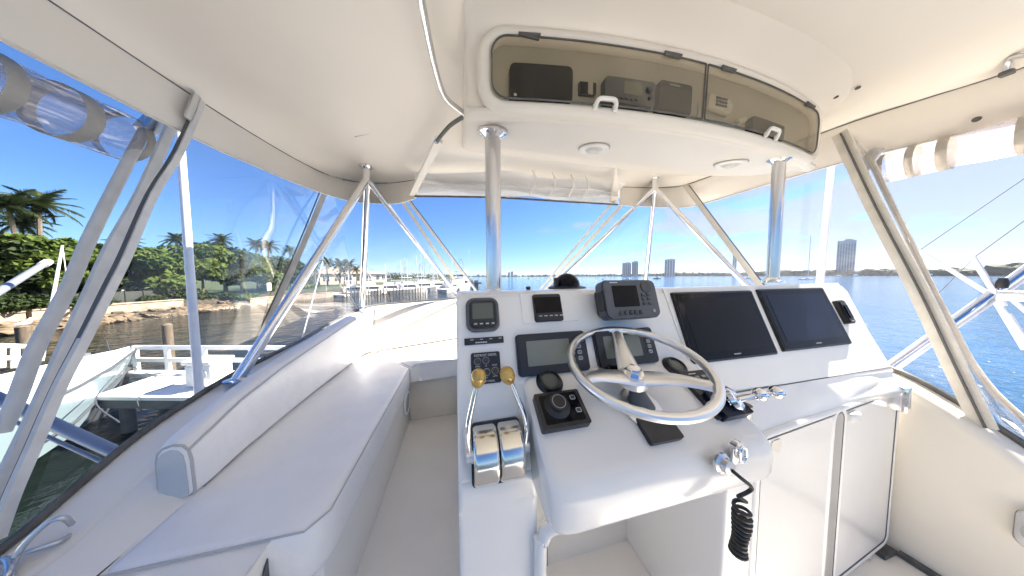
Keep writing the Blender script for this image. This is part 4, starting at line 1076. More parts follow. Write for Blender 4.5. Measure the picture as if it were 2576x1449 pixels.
pane([A6+V((.05, 0, 0)), PX(2112, 335, XS), PX(2470, 1076, XS), V((2.27, 1.3, -.47))], 'clear_pane', 'clear', s1_)
s2_ = thing('starboard_aft_curtain', 'loose clear aft starboard curtain with cream curved border', 'curtain', (XS+.05, .6, .2))
E_ = [(2185, 390), (2212, 450), (2290, 610), (2350, 735), (2400, 830), (2440, 905), (2500, 985), (2576, 1055), (2640, 1110)]
strip(E_, XS+.04, .020, 'edge_binding', 'canvas', s2_)
low = [(2112, 335), (2160, 430), (2250, 610), (2330, 770), (2390, 900), (2440, 1000), (2500, 1085), (2560, 1130), (2620, 1180)]
rows = [[PX(lerp(a[0]+30, b[0], k/6), lerp(a[1], b[1], k/6), XS+.03+.02*math.sin(k*1.7+i)) for k in range(7)] for i, (a, b) in enumerate(zip(low, E_))]
mb = MB(); mb.sheet(rows); obj('clear_sheet', mb, M['clearroll'], s2_)
mb = MB(); p = PX(2188, 402, XS+.05); mb.box(p, (.03, .05, .12), Matrix.Rotation(R(24), 3, 'X'), bev=.008); obj('clamp', mb, M['satin'], s2_)

# ---- rolled-up side curtains hanging below the valances
def roll_curtain(name, label, A, B, r, bands, mt, open_ends=True, squash=1.0, arc=(0, 360), twist=0.0):
    t = thing(name, label, 'curtain', A); ax = (B-A).normalized(); u = ax.cross(V((0, 0, 1))).normalized(); w = u.cross(ax)
    a0, a1 = R(arc[0]), R(arc[1])
    def ring(c, rr): return [c+(u*math.cos(lerp(a0, a1, k/22))+w*math.sin(lerp(a0, a1, k/22))*squash)*rr for k in range(23)]
    L = (B-A).length
    rows = [ring(A+ax*L*i/30, r*(1+.05*math.sin(i*1.1)+.03*math.sin(i*2.7))) for i in range(31)]
    mb = MB(); mb.sheet(rows); obj('clear_roll', mb, M[mt], t)
    mb = MB(); rows = [ring(A+ax*(.04+L*i/31), r*.80*(1+.05*math.sin(i*.9)))[3:16] for i in range(31)]; mb.sheet(rows); obj('inner_layer', mb, M[mt], t)
    for s0, wd in bands:
        rows = [ring(A+ax*(s0+wd*i/4), r*1.03) for i in range(5)]
        if twist:
            rows = [[p+ax*twist*(k/22-.5) for k, p in enumerate(rw)] for rw in rows]
        mb = MB(); mb.sheet(rows); bmesh.ops.solidify(mb.bm, geom=mb.bm.faces[:], thickness=.003); obj('band', mb, M['canvas'], t)
    return t
roll_curtain('rolled_side_curtain', 'clear side curtain rolled up with cream bands below the port valance', PX(322, 350, -1.46), PX(322, 350, -1.46)+V((-.06, -1.6, .02)), .098, [(.0, .030), (.145, .045), (.30, .04), (.52, .04), (.8, .04)], 'clearroll')
rb = PX(2215, 425, 2.42)
roll_curtain('rolled_side_curtain', 'clear side curtain rolled up with scalloped cream bands below the starboard valance', rb, rb+V((.14, -1.6, -.02)), .085, [(.0, .024), (.085, .026), (.165, .030), (.33, .04)], 'pinkroll', squash=.95)

# ---- twin ring rail at the lower left
rr_ = thing('ring_rail', 'bent dark steel ring holder on the port coaming at the lower left', 'rail', PZ(40, 1400, -.8))
P = [PZ(x, y, z) for x, y, z in [(40, 1400, -.76), (70, 1360, -.73), (120, 1315, -.70), (160, 1303, -.70), (180, 1318, -.74)]]
mb = MB(); mb.tube(smoothpath(P, 6), .0065, 10); obj('upper_bar', mb, M['satin'], rr_)
P = [PZ(x, y, z) for x, y, z in [(176, 1346, -.785), (150, 1362, -.775), (90, 1382, -.77), (48, 1398, -.77), (30, 1425, -.78), (28, 1470, -.80)]]
mb = MB(); mb.tube(smoothpath(P, 6), .0065, 10); obj('lower_bar', mb, M['satin'], rr_)
P = [PZ(x, y, z) for x, y, z in [(-20, 1432, -.77), (5, 1408, -.77), (22, 1418, -.77), (20, 1445, -.78), (-5, 1462, -.79)]]
mb = MB(); mb.tube(smoothpath(P, 6), .0065, 10); obj('side_ring', mb, M['satin'], rr_)

# ================================================================== OUTSIDE, CLOSE BY
# whip aerials
for (b_, t_, X, r, lab) in [((501, 990), (455, 380), -1.95, .024, 'white fibreglass aerial pole outside the port coaming'), ((2063, 706), (2092, 410), 2.75, .021, 'white fibreglass aerial pole beyond the right post')]:
    p, q = PX(*b_, X), PX(*t_, X)
    d = (q-p).normalized(); p2 = p-d*((p.z+2.9)/d.z)
    t = thing('aerial_pole', lab, 'aerial', p2)
    mb = MB(); mb.tube([p2, p, lerp(p, q, .5), q, q+d*.6], [r*1.05, r, r*.92, r*.85, r*.8], 14); obj('pole', mb, M['antenna'], t)
    mb = MB(); mb.tube([q+d*.6, q+d*3.0], [r*.5, r*.2], 8); obj('whip', mb, M['antenna'], t)
for (b_, t_, X, r, lab) in [((764, 836), (812, 658), -1.62, .0065, 'thin white rod leaning up beside the port windows'), ((117, 838), (157, 618), -7.0, .022, 'thin white pole leaning up between the left stay tubes')]:
    p, q = PX(*b_, X), PX(*t_, X)
    t = thing('thin_rod', lab, 'rod', p); mb = MB(); mb.tube([p-(q-p)*.3, p, q], [r, r, r*.6], 8); obj('rod', mb, M['whiterod'], t)
    mb = MB(); mb.tube([q, PX(t_[0]+12, t_[1]+90, X)], r*.25, 5); obj('halyard', mb, M['whiterod'], t)
# outriggers
og = thing('outrigger', 'long silver outrigger pole with spreaders and wires on the starboard side', 'outrigger', PX(2240, 925, 2.6))
XO = 2.9
A, B = PX(2225, 935, 2.6), PX(2620, 655, 3.3)
for o_ in (V((0, 0, .0)), V((.01, .01, .020)), V((.01, -.01, -.020))):
    mb = MB(); mb.tube([A+o_-(B-A)*.25, A+o_, B+o_, B+o_+(B-A)*.8], .0095, 10); obj('pole', mb, M['antenna'] if o_.z else M['chrome'], og)
def tubep(a, b, r, mt, name, X=3.1, X2=None):
    mb = MB(); mb.tube([PX(*a, X), PX(*b, X2 or X)], r, 8); return obj(name, mb, M[mt], og)
tubep((2308, 628), (2502, 748), .011, 'antenna', 'spreader'); tubep((2445, 645), (2525, 770), .012, 'antenna', 'spreader')
tubep((2500, 748), (2580, 880), .012, 'antenna', 'spreader'); tubep((2525, 735), (2590, 790), .010, 'antenna', 'spreader'); tubep((2530, 790), (2590, 880), .016, 'antenna', 'spreader')
tubep((2310, 632), (2580, 447), .0018, 'line', 'wire'); tubep((2450, 648), (2580, 553), .0018, 'line', 'wire'); tubep((2310, 632), (2230, 700), .0015, 'line', 'wire'); tubep((2448, 650), (2330, 770), .0015, 'line', 'wire')
mb = MB(); mb.box(PX(2560, 745, 3.0), (.04, .10, .06), bev=.01); obj('clamp', mb, M['satin'], og)
mb = MB(); mb.lathe([(.016, -.03), (.02, 0), (.012, .03)], PX(2522, 712, 3.1), (0, 0, 1), 12); obj('cleat', mb, M['black'], og)
op = thing('outrigger', 'long silver outrigger pole low on the port side by the coaming', 'outrigger', PX(290, 1140, -1.6))
A, B = PX(300, 1143, -1.55), PX(-10, 1000, -2.1)
for o_ in (V((0, 0, 0)), V((.0, -.02, -.045))):
    mb = MB(); mb.tube([A+o_-(B-A)*.3, A+o_, B+o_, B+o_+(B-A)*1.5], .007 if o_.z else .021, 12); obj('pole', mb, M['dulltube'], op)
ow = thing('spreader_pole', 'short grey pole slanting in at the left picture edge', 'pole', PX(118, 660, -3.0))
mb = MB(); A, B = PX(118, 660, -3.0), PX(-10, 738, -2.6); mb.tube([A, B, B+(B-A)*1.0], .017, 12); obj('pole', mb, M['dulltube'], ow)
mb = MB(); mb.tube([A-(B-A)*.02, A+(B-A)*.1], .021, 12); obj('tip', mb, M['antenna'], ow)
# ================================================================== WATER AND SHORE
def water_mat():
    mt, n, l, b = nmat('bay water')
    b.inputs['Base Color'].default_value = (0.006, 0.02, 0.025, 1); b.inputs['Roughness'].default_value = 0.07
    b.inputs['IOR'].default_value = 1.33
    t = n.new('ShaderNodeTexCoord')
    mp = n.new('ShaderNodeMapping'); mp.inputs['Scale'].default_value = (1.0, 1.5, 1); mp.inputs['Rotation'].default_value = (0, 0, R(25))
    l.new(t.outputs['Object'], mp.inputs['Vector'])
    prev = None
    for sc, st, ds in ((0.30, .40, .7), (1.3, .55, .22), (4.5, .35, .05)):
        ns = n.new('ShaderNodeTexNoise'); ns.inputs['Scale'].default_value = sc; ns.inputs['Detail'].default_value = 3; ns.inputs['Distortion'].default_value = .6
        l.new(mp.outputs[0], ns.inputs['Vector'])
        bp = n.new('ShaderNodeBump'); bp.inputs['Strength'].default_value = st; bp.inputs['Distance'].default_value = ds
        l.new(ns.outputs['Fac'], bp.inputs['Height'])
        if prev: l.new(prev.outputs[0], bp.inputs['Normal'])
        prev = bp
    l.new(prev.outputs[0], b.inputs['Normal'])
    # shallow green water along the port shore, deeper blue bay to starboard
    sx = n.new('ShaderNodeSeparateXYZ'); l.new(t.outputs['Object'], sx.inputs[0])
    ns = n.new('ShaderNodeTexNoise'); ns.inputs['Scale'].default_value = 0.03; ns.inputs['Detail'].default_value = 4
    l.new(t.outputs['Object'], ns.inputs['Vector'])
    nm = n.new('ShaderNodeMath'); nm.operation = 'MULTIPLY_ADD'; nm.inputs[1].default_value = 16; l.new(ns.outputs['Fac'], nm.inputs[0]); l.new(sx.outputs['X'], nm.inputs[2])
    mr_ = n.new('ShaderNodeMapRange'); mr_.inputs[1].default_value = 7; mr_.inputs[2].default_value = 34; l.new(nm.outputs[0], mr_.inputs[0])
    rp = n.new('ShaderNodeValToRGB'); rp.color_ramp.elements[0].color = (0.006, 0.010, 0.0095, 1); rp.color_ramp.elements[1].color = (0.017, 0.090, 0.200, 1)
    l.new(mr_.outputs[0], rp.inputs[0]); l.new(rp.outputs[0], b.inputs['Base Color'])
    return mt
M['water'] = water_mat()
mb = MB(); S_ = 7000
mb.add([V((-S_, -S_, WATER_Z)), V((S_, -S_, WATER_Z)), V((S_, S_, WATER_Z)), V((-S_, S_, WATER_Z))], [(0, 1, 2, 3)])
obj('water', mb, M['water'], kind='structure', smooth=False)
M['soil'] = mat('sandy soil', (0.042, 0.032, 0.02), 0.9, var=.6, vscale=2.2, bump=.8, bscale=6)
M['grass'] = mat('rough grass', (0.04, 0.058, 0.018), 0.9, var=.4, vscale=.8, bump=.8, bscale=9)
M['rock'] = mat('tan shore rock', (0.13, 0.095, 0.058), 0.85, var=.6, vscale=3, bump=.9, bscale=8)
M['seawall'] = mat('old concrete', (0.33, 0.265, 0.195), 0.85, var=.35, vscale=.9, bump=.5, bscale=7, dist=1.2)
M['trunk'] = mat('grey bark', (0.16, 0.13, 0.10), 0.9, var=.3, vscale=8, bump=.6, bscale=18)
M['wood'] = mat('weathered piling', (0.13, 0.10, 0.07), 0.85, var=.35, vscale=5, bump=.5, bscale=16, stretch=(3, 3, .5))
M['dockwhite'] = mat('white painted dock timber', (0.78, 0.77, 0.75), 0.6, var=.06, vscale=3, bump=.15, bscale=20)
M['dockdark'] = mat('dark dock timber and shade', (0.10, 0.10, 0.10), 0.8, var=.3, vscale=2)
M['hullblue'] = mat('pale blue hull paint', (0.20, 0.265, 0.29), 0.18, coat=.4, var=.03, vscale=1)
M['bottom'] = mat('dark hull tone', (0.05, 0.055, 0.06), 0.7)  # dark tone below the chine and on dark far hulls
M['stucco'] = mat('white stucco', (0.78, 0.75, 0.70), 0.8, var=.05, vscale=1)
M['tan'] = mat('tan stucco', (0.55, 0.46, 0.36), 0.8, var=.06, vscale=.6)
M['rooftile'] = mat('pale clay roof', (0.30, 0.215, 0.15), 0.8, var=.2, vscale=1.5)
M['darkfence'] = mat('dark green fabric fence', (0.035, 0.04, 0.035), 0.8, var=.25, vscale=1.3)
M['glassdark'] = mat('dark window glass', (0.02, 0.03, 0.045), 0.08)
M['tower'] = mat('grey white facade', (0.36, 0.37, 0.40), 0.7, var=.06, vscale=.05)
M['tower2'] = mat('blue grey facade', (0.24, 0.27, 0.32), 0.6, var=.06, vscale=.05)
def leaf_mat(name, c1, c2):
    mt, n, l, b = nmat(name); n.remove(b); out = n['Material Output']
    t = n.new('ShaderNodeTexCoord'); ns = n.new('ShaderNodeTexNoise'); ns.inputs['Scale'].default_value = 1.1; ns.inputs['Detail'].default_value = 3
    l.new(t.outputs['Object'], ns.inputs['Vector'])
    rp = n.new('ShaderNodeValToRGB'); rp.color_ramp.elements[0].position = .35; rp.color_ramp.elements[1].position = .65
    rp.color_ramp.elements[0].color = (*c1, 1); rp.color_ramp.elements[1].color = (*c2, 1); l.new(ns.outputs['Fac'], rp.inputs[0])
    d = n.new('ShaderNodeBsdfPrincipled'); d.inputs['Roughness'].default_value = .7; d.inputs['Specular IOR Level'].default_value = .2; l.new(rp.outputs[0], d.inputs['Base Color'])
    tr = n.new('ShaderNodeBsdfTranslucent'); l.new(rp.outputs[0], tr.inputs['Color'])
    mx = n.new('ShaderNodeMixShader'); mx.inputs[0].default_value = .3; l.new(d.outputs[0], mx.inputs[1]); l.new(tr.outputs[0], mx.inputs[2])
    l.new(mx.outputs[0], out.inputs['Surface']); return mt
M['leaf1'] = leaf_mat('sea grape leaves', (0.04, 0.068, 0.012), (0.11, 0.155, 0.026))
M['leaf2'] = leaf_mat('dark broad leaves', (0.014, 0.026, 0.008), (0.04, 0.062, 0.016))
M['palm'] = leaf_mat('palm leaves', (0.020, 0.034, 0.012), (0.045, 0.062, 0.02))
M['far'] = leaf_mat('far trees', (0.030, 0.045, 0.025), (0.055, 0.075, 0.035))

shore = [(-37, -60), (-36.6, 0), (-36.2, 15), (-36.1, 26), (-35.6, 29), (-35.1, 31.5), (-34.0, 36.5), (-33.4, 39.5), (-34.2, 44), (-34, 50), (-31, 57), (-29, 66), (-30, 85), (-31, 115), (-29, 150), (-22, 200), (-6, 260), (16, 330), (18, 400)]
SP = smoothpath([V((*p, 0)) for p in shore], 8)
def off(i, d):
    a, b = SP[max(i-1, 0)], SP[min(i+1, len(SP)-1)]; t = (b-a).normalized(); return SP[i]+V((-t.y, t.x, 0))*d
rows = []; random.seed(11)
for i in range(len(SP)):
    row = []
    for d, z in [(-3, -5.4), (0, -4.66), (.6, -4.35), (1.3, -4.1), (2.0, -4.02), (2.55, -3.98), (3.3, -3.1)]:
        p = off(i, d+(random.uniform(-.25, .25) if d in (.6, 1.3, 2.0) else 0)); p.z = z+(random.uniform(-.10, .10) if d in (.6, 1.3, 2.0) else 0); row.append(p)
    rows.append(row)
mb = MB(); mb.sheet(rows); bank = obj('bank', mb, M['soil'], kind='structure')
rows = []
for i in range(len(SP)):
    row = []
    for d, z in [(3.25, -3.12), (4.5, -3.02), (6, -3.0), (14, -2.9), (40, -2.7), (160, -2.3)]:
        p = off(i, d); p.z = z; row.append(p)
    rows.append(row)
mb = MB(); mb.sheet(rows); obj('lawn', mb, M['grass'], kind='structure')
# loose rocks on the bank
protos = []
for k in range(6):
    bm = bmesh.new(); bmesh.ops.create_icosphere(bm, subdivisions=1, radius=.5)
    for v in bm.verts: v.co = V((v.co.x*random.uniform(.7, 1.3), v.co.y*random.uniform(.7, 1.2), v.co.z*random.uniform(.45, .85)))
    me = bpy.data.meshes.new('rock'); bm.to_mesh(me); bm.free(); me.materials.append(M['rock']); protos.append(me)
for k in range(290):
    i = random.randrange(14, 84); d = random.choice([.1, .4, .8, 1.3, 1.8, 2.2]); p = off(i, d+random.uniform(-.2, .2)); p += (SP[min(i+1, len(SP)-1)]-SP[i])*random.random()
    o = bpy.data.objects.new('rock', random.choice(protos)); COL.objects.link(o); o.parent = bank
    o.location = (p.x, p.y, -4.58+.27*max(0, d)+random.uniform(-.02, .16)); s = random.uniform(.45, 1.35); o.scale = (s, s*random.uniform(.8, 1.4), s*.8); o.rotation_euler = (random.uniform(-.3, .3), random.uniform(-.3, .3), random.uniform(0, 6))
# seawall sections
def wall_seg(i0, i1, ztop, label, zbot=-4.2, d=2.6, mt='seawall'):
    t = thing('seawall', label, 'sea wall', off(i0, d)+V((0, 0, zbot)))
    rings = []
    for i in range(i0, i1+1):
        a, b = off(i, d), off(i, d+.45); zt = ztop+random.uniform(-.04, .04)
        rings.append([V((a.x, a.y, zbot)), V((a.x, a.y, zt)), V((b.x, b.y, zt)), V((b.x, b.y, zbot))])
    mb = MB(); mb.loft(rings); obj('wall', mb, M[mt], t, smooth=False)
    rings = []
    for i in range(i0, i1+1):
        a, b = off(i, d-.08), off(i, d+.55)
        rings.append([V((a.x, a.y, ztop+.05)), V((a.x, a.y, ztop+.17)), V((b.x, b.y, ztop+.17)), V((b.x, b.y, ztop+.05))])
    mb = MB(); mb.loft(rings); obj('cap', mb, M[mt], t, smooth=False)
wall_seg(6, 30, -3.05, 'stained tan sea wall at the far left above the rocks')
wall_seg(32, 52, -2.95, 'sunlit tan sea wall below the dark fence')
wall_seg(66, 84, -3.6, 'long grey bulkhead beyond the bushes', zbot=-4.9, d=-.4)
# dark fabric fence behind the sea wall
ft = thing('fabric_fence', 'dark fabric screen fence along the top of the sunlit sea wall', 'fence', off(33, 4.0)+V((0, 0, -3)))
for i in range(31, 54, 2):
    a, b = off(i, 4.0), off(i+2, 4.0)
    mb = MB(); mb.loft([[a+V((0, 0, -3)), a+V((0, 0, -1.55)), a+V((-.05, 0, -1.55)), a+V((-.05, 0, -3))], [b+V((0, 0, -3)), b+V((0, 0, -1.55)), b+V((-.05, 0, -1.55)), b+V((-.05, 0, -3))]]); obj('panel', mb, M['darkfence'], ft, smooth=False)
    mb = MB(); mb.tube([a+V((.03, 0, -3.05)), a+V((.03, 0, -1.45))], .05, 6); obj('post', mb, M['darkfence'], ft)
# houses glimpsed through the trees
def house(c, w, d, h, label, wm, roofh=1.6, rz=0.0, nwin=5):
    t = thing('house', label, 'house', c); Rz = Matrix.Rotation(rz, 3, 'Z')
    def T(x, y, z): return V(c)+Rz @ V((x, y, z))
    mb = MB(); mb.box(T(0, 0, h/2), (d, w, h), Rz); obj('wall', mb, M[wm], t, smooth=False)
    mb = MB(); e = .6
    mb.loft([[T(-d/2-e, -w/2-e, h), T(d/2+e, -w/2-e, h), T(d/2+e, w/2+e, h), T(-d/2-e, w/2+e, h)], [T(-d*.1, -w*.3, h+roofh), T(d*.1, -w*.3, h+roofh), T(d*.1, w*.3, h+roofh), T(-d*.1, w*.3, h+roofh)]]); obj('roof', mb, M['rooftile'] if wm == 'tan' else M['stucco'], t, smooth=False)
    for k in range(nwin):
        y = -w/2+w*(k+.5)/nwin
        mb = MB(); mb.box(T(d/2+.02, y, h*.55), (.10, w/nwin*.5, h*.45), Rz); wd = obj('window', mb, M['glassdark'], t, smooth=False)
        mb = MB(); mb.box(T(d/2+.08, y, h*.55), (.05, .08, h*.45), Rz); obj('mullion', mb, M['stucco'], wd, smooth=False)
house(V((-47, 36, -2.9)), 13, 7, 3.4, 'white low house half hidden behind the sea wall trees', 'stucco', rz=R(4))
house(V((-44, 22, -2.9)), 8, 6, 3.2, 'white house glimpsed through the dark trees at the far left', 'stucco', rz=R(2), nwin=4)
c = PW(868, 700, 92); house(V((c.x, c.y, -2.8)), 18, 9, 4.2, 'tan building with reddish roof beyond the marina palms', 'tan', 2.4, R(-50))
c = PW(925, 700, 120); house(V((c.x, c.y, -2.8)), 16, 8, 4.8, 'cream two-storey clubhouse right of the marina palms', 'stucco', 1.0, R(-60), 6)

# ---- trees
def leaf_cloud(mb, c, rx, ry, rz, n, s, rnd):
    for _ in range(n):
        while True:
            q = V((rnd.uniform(-1, 1), rnd.uniform(-1, 1), rnd.uniform(-1, 1)))
            if .25 < q.length < 1: break
        q = q*(q.length**-.35)
        if q.length > 1.05: q *= 1.05/q.length
        p = V((c.x+q.x*rx, c.y+q.y*ry, c.z+q.z*rz))
        nrm = (q.normalized()*.8+V((rnd.uniform(-1, 1), rnd.uniform(-1, 1), rnd.uniform(-.2, 1.2)))).normalized()
        u = nrm.cross(V((rnd.uniform(-1, 1), rnd.uniform(-1, 1), rnd.uniform(-1, 1)))).normalized(); w = nrm.cross(u)
        a = s*rnd.uniform(.6, 1.3); b = a*rnd.uniform(.5, .8)
        vs_ = [mb.bm.verts.new(p+u*x*a+w*y*b) for x, y in ((-1, 0), (-.2, .9), (1, 0), (-.2, -.9))]
        mb.bm.faces.new(vs_)
def tree(base, H, Wd, label, lm, seed, s=.24, n=1500, group='broadleaf trees on the bank', droop=.25):
    rnd = random.Random(seed)
    t = thing('broadleaf_tree', label, 'tree', base, group)
    mb = MB(); top = base+V((rnd.uniform(-.4, .4), rnd.uniform(-.4, .4), H*.55))
    mb.tube([base-V((0, 0, .3)), lerp(base, top, .5)+V((rnd.uniform(-.2, .2), 0, 0)), top], [.17, .13, .08], 8)
    lobes = []
    for k in range(10):
        an = rnd.uniform(0, 6.28); rr = rnd.uniform(.2, .8)*Wd/2
        lobes.append(base+V((rr*math.cos(an), rr*math.sin(an), H*rnd.uniform(.28, .88))))
    for lb in lobes: mb.tube([lerp(base, top, rnd.uniform(.4, .9)), lerp(top, lb, .5)-V((0, 0, .15)), lb], [.07, .05, .025], 6)
    obj('trunk', mb, M['trunk'], t)
    mb = MB()
    for k, lb in enumerate(lobes+[base+V((0, 0, H*.84))]):
        r = Wd*rnd.uniform(.20, .33); leaf_cloud(mb, lb, r, r, min(r*.75, H*.24), n//11, s, rnd)
    obj('crown', mb, M[lm], t, smooth=False)
ti = 0
tree_list = [ # px centre, py top, ground X, width px, kind, words
 (20, 590, -40.5, 150, 'leaf2', 'dark leafy tree below the leftmost palm'), (95, 585, -39.5, 150, 'leaf1', 'bright leafy tree right of the two left palms'), (165, 588, -40.0, 140, 'leaf1', 'bright leafy tree between the port stays'),
 (228, 600, -41.0, 130, 'leaf2', 'dark leafy tree behind the canvas edge strip'), (305, 615, -41.5, 110, 'leaf2', 'dark leafy tree behind the zipped curtain edge'), (372, 622, -39.5, 150, 'leaf1', 'rounded bright tree overhanging the sunlit sea wall'),
 (430, 612, -40.5, 120, 'leaf1', 'tall bright tree just left of the aerial pole'), (500, 606, -40.0, 130, 'leaf1', 'tall bright tree just right of the aerial pole'), (556, 612, -41.0, 120, 'leaf2', 'dense tree below the small central palm'),
 (602, 632, -40.0, 110, 'leaf1', 'sloping bright tree where the bank drops'), (640, 642, -40.5, 130, 'leaf1', 'bright tree left of the twin palms'), (690, 650, -41.5, 130, 'leaf2', 'dark tree under the twin palms'), (738, 656, -43.0, 110, 'leaf2', 'dark tree beside the port window strip')]
for (x, yt, X, wpx, lm, lab) in tree_list:
    p = PX(x, yt, X); w = p.dot(cF); H = p.z+2.95; Wd = wpx*w/FPX*.72
    tree(V((p.x, p.y, -2.95)), H, Wd, lab, lm, 100+ti, s=.2+.004*w, n=3000); ti += 1
def bush(x, y, wpx, hpx, X, label, lm='leaf1', z=-3.3):
    global ti
    p = PX(x, y, X); w = p.dot(cF); rnd = random.Random(500+ti); ti += 1
    t = thing('bush', label, 'bush', (p.x, p.y, z), 'bushes on the bank')
    mb = MB(); r = wpx*w/FPX*.4; h = max(.6, (p.z-z))
    for k in range(5): leaf_cloud(mb, V((p.x+rnd.uniform(-.3, .3), p.y+rnd.uniform(-1, 1)*r*.6, z+h*rnd.uniform(.3, .6))), r*.5, r*.55, h*.42, 150, .17, rnd)
    obj('foliage', mb, M[lm], t, smooth=False)
    mb = MB(); mb.tube([V((p.x, p.y, z-.3)), V((p.x+.05, p.y, z+h*.5))], .05, 6); obj('stem', mb, M['trunk'], t)
bush(30, 735, 120, 50, -38.5, 'dark bush on top of the left sea wall', 'leaf2', -2.9); bush(120, 735, 110, 50, -38.6, 'dark bush behind the thin white stay', 'leaf2', -2.9)
bush(215, 740, 90, 60, -37.6, 'drooping bush left of the sunlit wall', 'leaf2', -3.3); bush(380, 742, 60, 30, -37.5, 'bush hanging over the middle of the sunlit wall', 'leaf2', -3.0)
bush(620, 738, 70, 35, -35.2, 'round green bush at the end of the rocky bank', 'leaf1', -3.7); bush(560, 735, 90, 40, -37.5, 'low bush right of the sunlit wall', 'leaf2', -3.3)
bush(700, 706, 110, 30, -40, 'clipped green hedge bush on the lawn', 'leaf1', -2.9); bush(770, 715, 90, 25, -40, 'second clipped hedge bush on the lawn', 'leaf1', -2.9); bush(512, 742, 60, 35, -37.8, 'dark bush at the right end of the sunlit wall', 'leaf2', -3.2)
rnd = random.Random(77); mb = MB()
for i in range(6, 66):
    for k in range(3):
        p = off(i, rnd.uniform(4.6, 9)); leaf_cloud(mb, V((p.x, p.y+rnd.uniform(-.8, .8), -2.6+rnd.uniform(0, .5))), 1.3, 1.3, rnd.uniform(.5, 1.0), 70, .26, rnd)
o = obj('undergrowth', mb, M['leaf2'], kind='stuff', smooth=False); o['label'] = 'dark undergrowth along the top of the bank'
# palms
def frond_mesh(L, seed):
    rnd = random.Random(seed); mb = MB(); n = 14
    sp_ = [V((L*u, 0, L*(.30*u-.66*u*u))) for u in [k/n for k in range(n+1)]]
    mb.tube(sp_, [lerp(.035, .01, k/n) for k in range(n+1)], 4)
    for k in range(1, 2*n):
        u = k/(2*n); c = lerp(sp_[int(u*n)], sp_[min(n, int(u*n)+1)], u*n-int(u*n)); ll = L*.34*math.sin(math.pi*min(1, .15+u*.85))**.7
        for s in (-1, 1):
            tip = c+V((ll*.55, s*ll*.8, -ll*rnd.uniform(.25, .6))); wd = .11*L/2
            mb.add([c-V((wd*.5, 0, 0)), c+V((wd*.5, 0, 0)), tip], [(0, 1, 2)])
    bm = mb.bm; me = bpy.data.meshes.new('frond'); bm.to_mesh(me); bm.free(); me.materials.append(M['palm']); return me
FR = [frond_mesh(2.3, k) for k in range(4)]
def palm(x, yt, X, zb, label, sc=1.0, w=None):
    global ti
    rnd = random.Random(800+ti); ti += 1
    p = PX(x, yt, X) if w is None else PW(x, yt, w)
    H = p.z-zb-.8*sc
    t = thing('palm_tree', label, 'palm tree', (p.x, p.y, zb), 'palms along the shore')
    top = V((p.x, p.y, zb+H)); b = V((p.x+rnd.uniform(-.6, .6), p.y+rnd.uniform(-.8, .8), zb-.2))
    mb = MB(); mb.tube(smoothpath([b, lerp(b, top, .5)+V((rnd.uniform(-.25, .25), rnd.uniform(-.3, .3), 0)), top], 4), [lerp(.17, .10, k/8)*sc for k in range(9)], 7); obj('trunk', mb, M['trunk'], t)
    for k in range(20):
        o = bpy.data.objects.new('frond', rnd.choice(FR)); COL.objects.link(o); o.parent = t
        o.location = top-V(t.location); el = lerp(84, -22, k/19); o.rotation_euler = (rnd.uniform(-.25, .25), R(-el+18), k*2.4+rnd.uniform(-.3, .3)); s = .80*sc*rnd.uniform(.85, 1.15); o.scale = (s, s, s)
palm(18, 492, -41, -2.9, 'tall palm at the left picture edge', 1.15); palm(95, 490, -41, -2.9, 'tall palm with full crown second from the left edge', 1.2); palm(50, 540, -43, -2.9, 'shorter palm between the two tall left palms', 1.1)
palm(443, 592, -47, -2.9, 'thin small palm top behind the aerial pole', .95); palm(557, 594, -46, -2.9, 'palm top rising over the dense bank trees', 1.05); palm(320, 600, -46, -2.9, 'palm top behind the zipped curtain edge', .9)
palm(642, 606, -46, -2.9, 'left one of the twin palms by the port window', 1.1); palm(674, 608, -45, -2.9, 'right one of the twin palms by the port window', 1.15); palm(728, 622, -46, -2.9, 'palm behind the slanting port window strip', 1.1); palm(700, 648, -45, -2.9, 'low palm between the twin palms and window strip', 1.0); palm(655, 650, -44, -2.9, 'low palm below the twin palms', 1.0)
palm(822, 652, 0, -2.9, 'lone palm left of the marina palms', 1.5, 78); palm(855, 656, 0, -2.9, 'left palm of the marina cluster', 1.6, 78); palm(876, 658, 0, -2.9, 'right palm of the marina cluster', 1.6, 80); palm(864, 672, 0, -2.9, 'low palm in the middle of the marina cluster', 1.4, 76); palm(895, 672, 0, -2.9, 'low palm left of the port front leg', 1.1, 82); palm(790, 664, 0, -2.9, 'low palm right of the port window strip', 1.1, 70)
# notice board on the lawn
p = PX(678, 738, -36.5); t = thing('notice_board', 'small white notice board standing above the bulkhead', 'sign', p)
mb = MB(); mb.box(p+V((0, 0, 1.3)), (.06, 1.0, 1.5)); obj('board', mb, M['white'], t); mb = MB(); mb.tube([p, p+V((-.06, 0, 1.8))], .05, 6); obj('post', mb, M['wood'], t)
for k in range(4):
    mb = MB(); mb.box(p+V((.04, -.1, 1.75-.28*k)), (.01, .5, .10)); obj('print', mb, M['key'], t)

